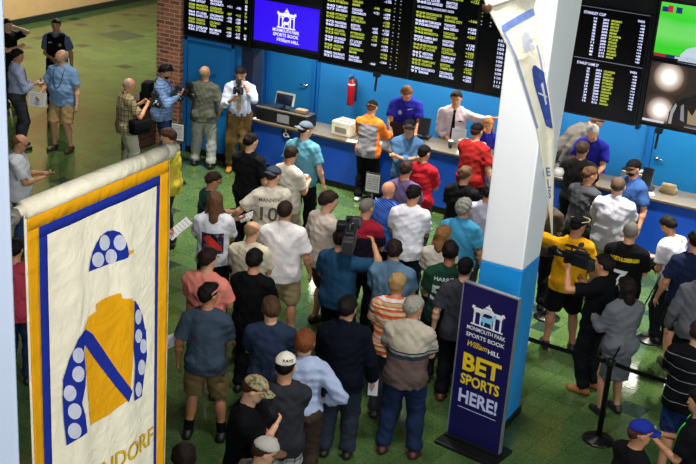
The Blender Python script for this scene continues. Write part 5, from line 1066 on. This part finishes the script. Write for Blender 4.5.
def vest(f, pn):
    for a, b in torso_prims(1., 1., .052)[1:]: f.ell(a, b, k=.06, planes=[((0, 0, -1), (0, 0, .98)), ((1, 0, 0), (.155, 0, 0)), ((-1, 0, 0), (-.155, 0, 0))])
    for sx in (-1, 1): f.cap((sx*.10, -.02, 1.36), (sx*.10, -.01, 1.40),   .10, .088, k=.03)
    f.ell((0, .04, 1.47), (.065, .10, .09), sub=True)
v_ = part_on(off, 'vest', vest, fabric('0e1016')); 
pv = (lambda c: MB().lathe([(0, 0), (.034, 0), (.03, .008), (0, .01)], c, 7, Matrix.Rotation(-PI/2, 3, 'X')))(tuple(np.array([-.09, .19, 1.30])*off['sc'])); pv.build('badge', plain('c8a830', .3, .6), v_)
MB().box(tuple(np.array([.08, .185, 1.34])*off['sc']), (.07, .01, .018)).build('name_bar', plain('b8b8a8', .4), v_)
def tie(pn, mat, y0=.14, z0=1.0, z1=1.46):
    bv = BVHTree.FromPolygons([p.co for p in pn['shirt'].data.vertices], [tuple(p.vertices) for p in pn['shirt'].data.polygons]); s = pn['sc']; out = []
    def fn(u, v):
        h = bv.ray_cast(Vector((u*s[0], 1., v*s[2])), Vector((0, -1, 0)), 2.); return tuple(h[0]+Vector((0, .007, 0))) if h[0] else (u*s[0], .16*s[1], v*s[2])
    o = decal([polyitem([(-.022, z1), (.022, z1), (.016, z1-.045), (.036, z0+.07), (0, z0), (-.036, z0+.07), (-.016, z1-.045)])], fn, 'necktie', mat, pn['root'], .02)
    return o
tie(ck2, fabric('1c1c26')); tie(pho, fabric('8a7c70', 'plaid', .03, 'a08c74', '5a4a48', 'b8a890'))
MB().box(tuple(np.array([-.10, .15, 1.31])*ck2['sc']), (.07, .012, .02)).build('name_tag', plain('14141a', .4), ck2['root'])
def hoop(pn, name, pts, r, mat): MB().tube([tuple(pn['Hd'](p)*pn['sc']) for p in pts], r, 8).build(name, mat, pn['root'], True)
hoop(pl2, 'headphones', [(-.085, 0, 1.63), (-.09, 0, 1.70), (-.05, 0, 1.765), (0, 0, 1.782), (.05, 0, 1.765), (.09, 0, 1.70), (.085, 0, 1.63)], .011, plain('0e0f12', .4))
hoop(bgs, 'sunglasses', [(-.095, -.05, 1.68), (-.085, .03, 1.715), (-.05, .075, 1.74), (0, .09, 1.745), (.05, .075, 1.74), (.085, .03, 1.715), (.095, -.05, 1.68)], .010, plain('c07868', .3))
hoop(ylw, 'sunglasses', [(-.098, -.05, 1.71), (-.09, .05, 1.73), (-.05, .10, 1.745), (0, .115, 1.75), (.05, .10, 1.745), (.09, .05, 1.73), (.098, -.05, 1.71)], .008, plain('9a9468', .3))
def lany(pn, mat, fr=1):
    s = pn['sc']; bv = BVHTree.FromPolygons([p.co for p in pn['shirt'].data.vertices], [tuple(p.vertices) for p in pn['shirt'].data.polygons])
    pts = []
    for t in np.linspace(0, 1, 12):
        x = .085*math.cos(PI*t); z = 1.44-.30*math.sin(PI*t); h = bv.ray_cast(Vector((x*s[0], fr*1., z*s[2])), Vector((0, -fr, 0)), 2.); pts.append(tuple(h[0]+Vector((0, fr*.008, 0))) if h[0] else (x*s[0], fr*.12*s[1], z*s[2]))
    MB().tube(pts, .008, 6).build('lanyard', mat, pn['root'], True)
lany(lan, plain('3ccc3c', .5)); lany(lan, plain('3ccc3c', .5), -1); lany(lav, plain('202028', .5)); lany(big, plain('2c3448', .5)); lany(pl1, plain('17181c', .6), 1)

# repeats share a group
for pn in (ck1, ck2, ck3, ck4, ck5): pn['root']['group'] = 'people behind the betting counters'
for pn in (w0, lav, off, big, wt, pl1, pl2, olv, pho): pn['root']['group'] = 'people standing at the left of the hall'
GR = {'person': 'people in the betting queues', 'queue_stanchion': 'belt stanchions of the queues', 'queue_belt': 'belts between the stanchions', 'odds_board': 'odds displays above the counters', 'television': 'televisions at the right', 'betting_terminal': 'terminals on the counters', 'receipt_printer': 'ticket printers on the counters', 'phone': 'phones held in the crowd', 'photo_camera': 'photo cameras held by people', 'video_camera': 'video cameras in the crowd', 'notice_stand': 'notice stands before the counter', 'hanging_banner': 'banners hanging in the hall', 'betting_counter': 'betting counters', 'paper_cup': 'cups on the counters', 'paper_sheet': 'papers held in the crowd'}
for ob in COL.objects:
    if ob.parent is None and 'label' in ob and 'group' not in ob:
        g_ = GR.get(ob.name.split('.')[0])
        if g_: ob['group'] = g_
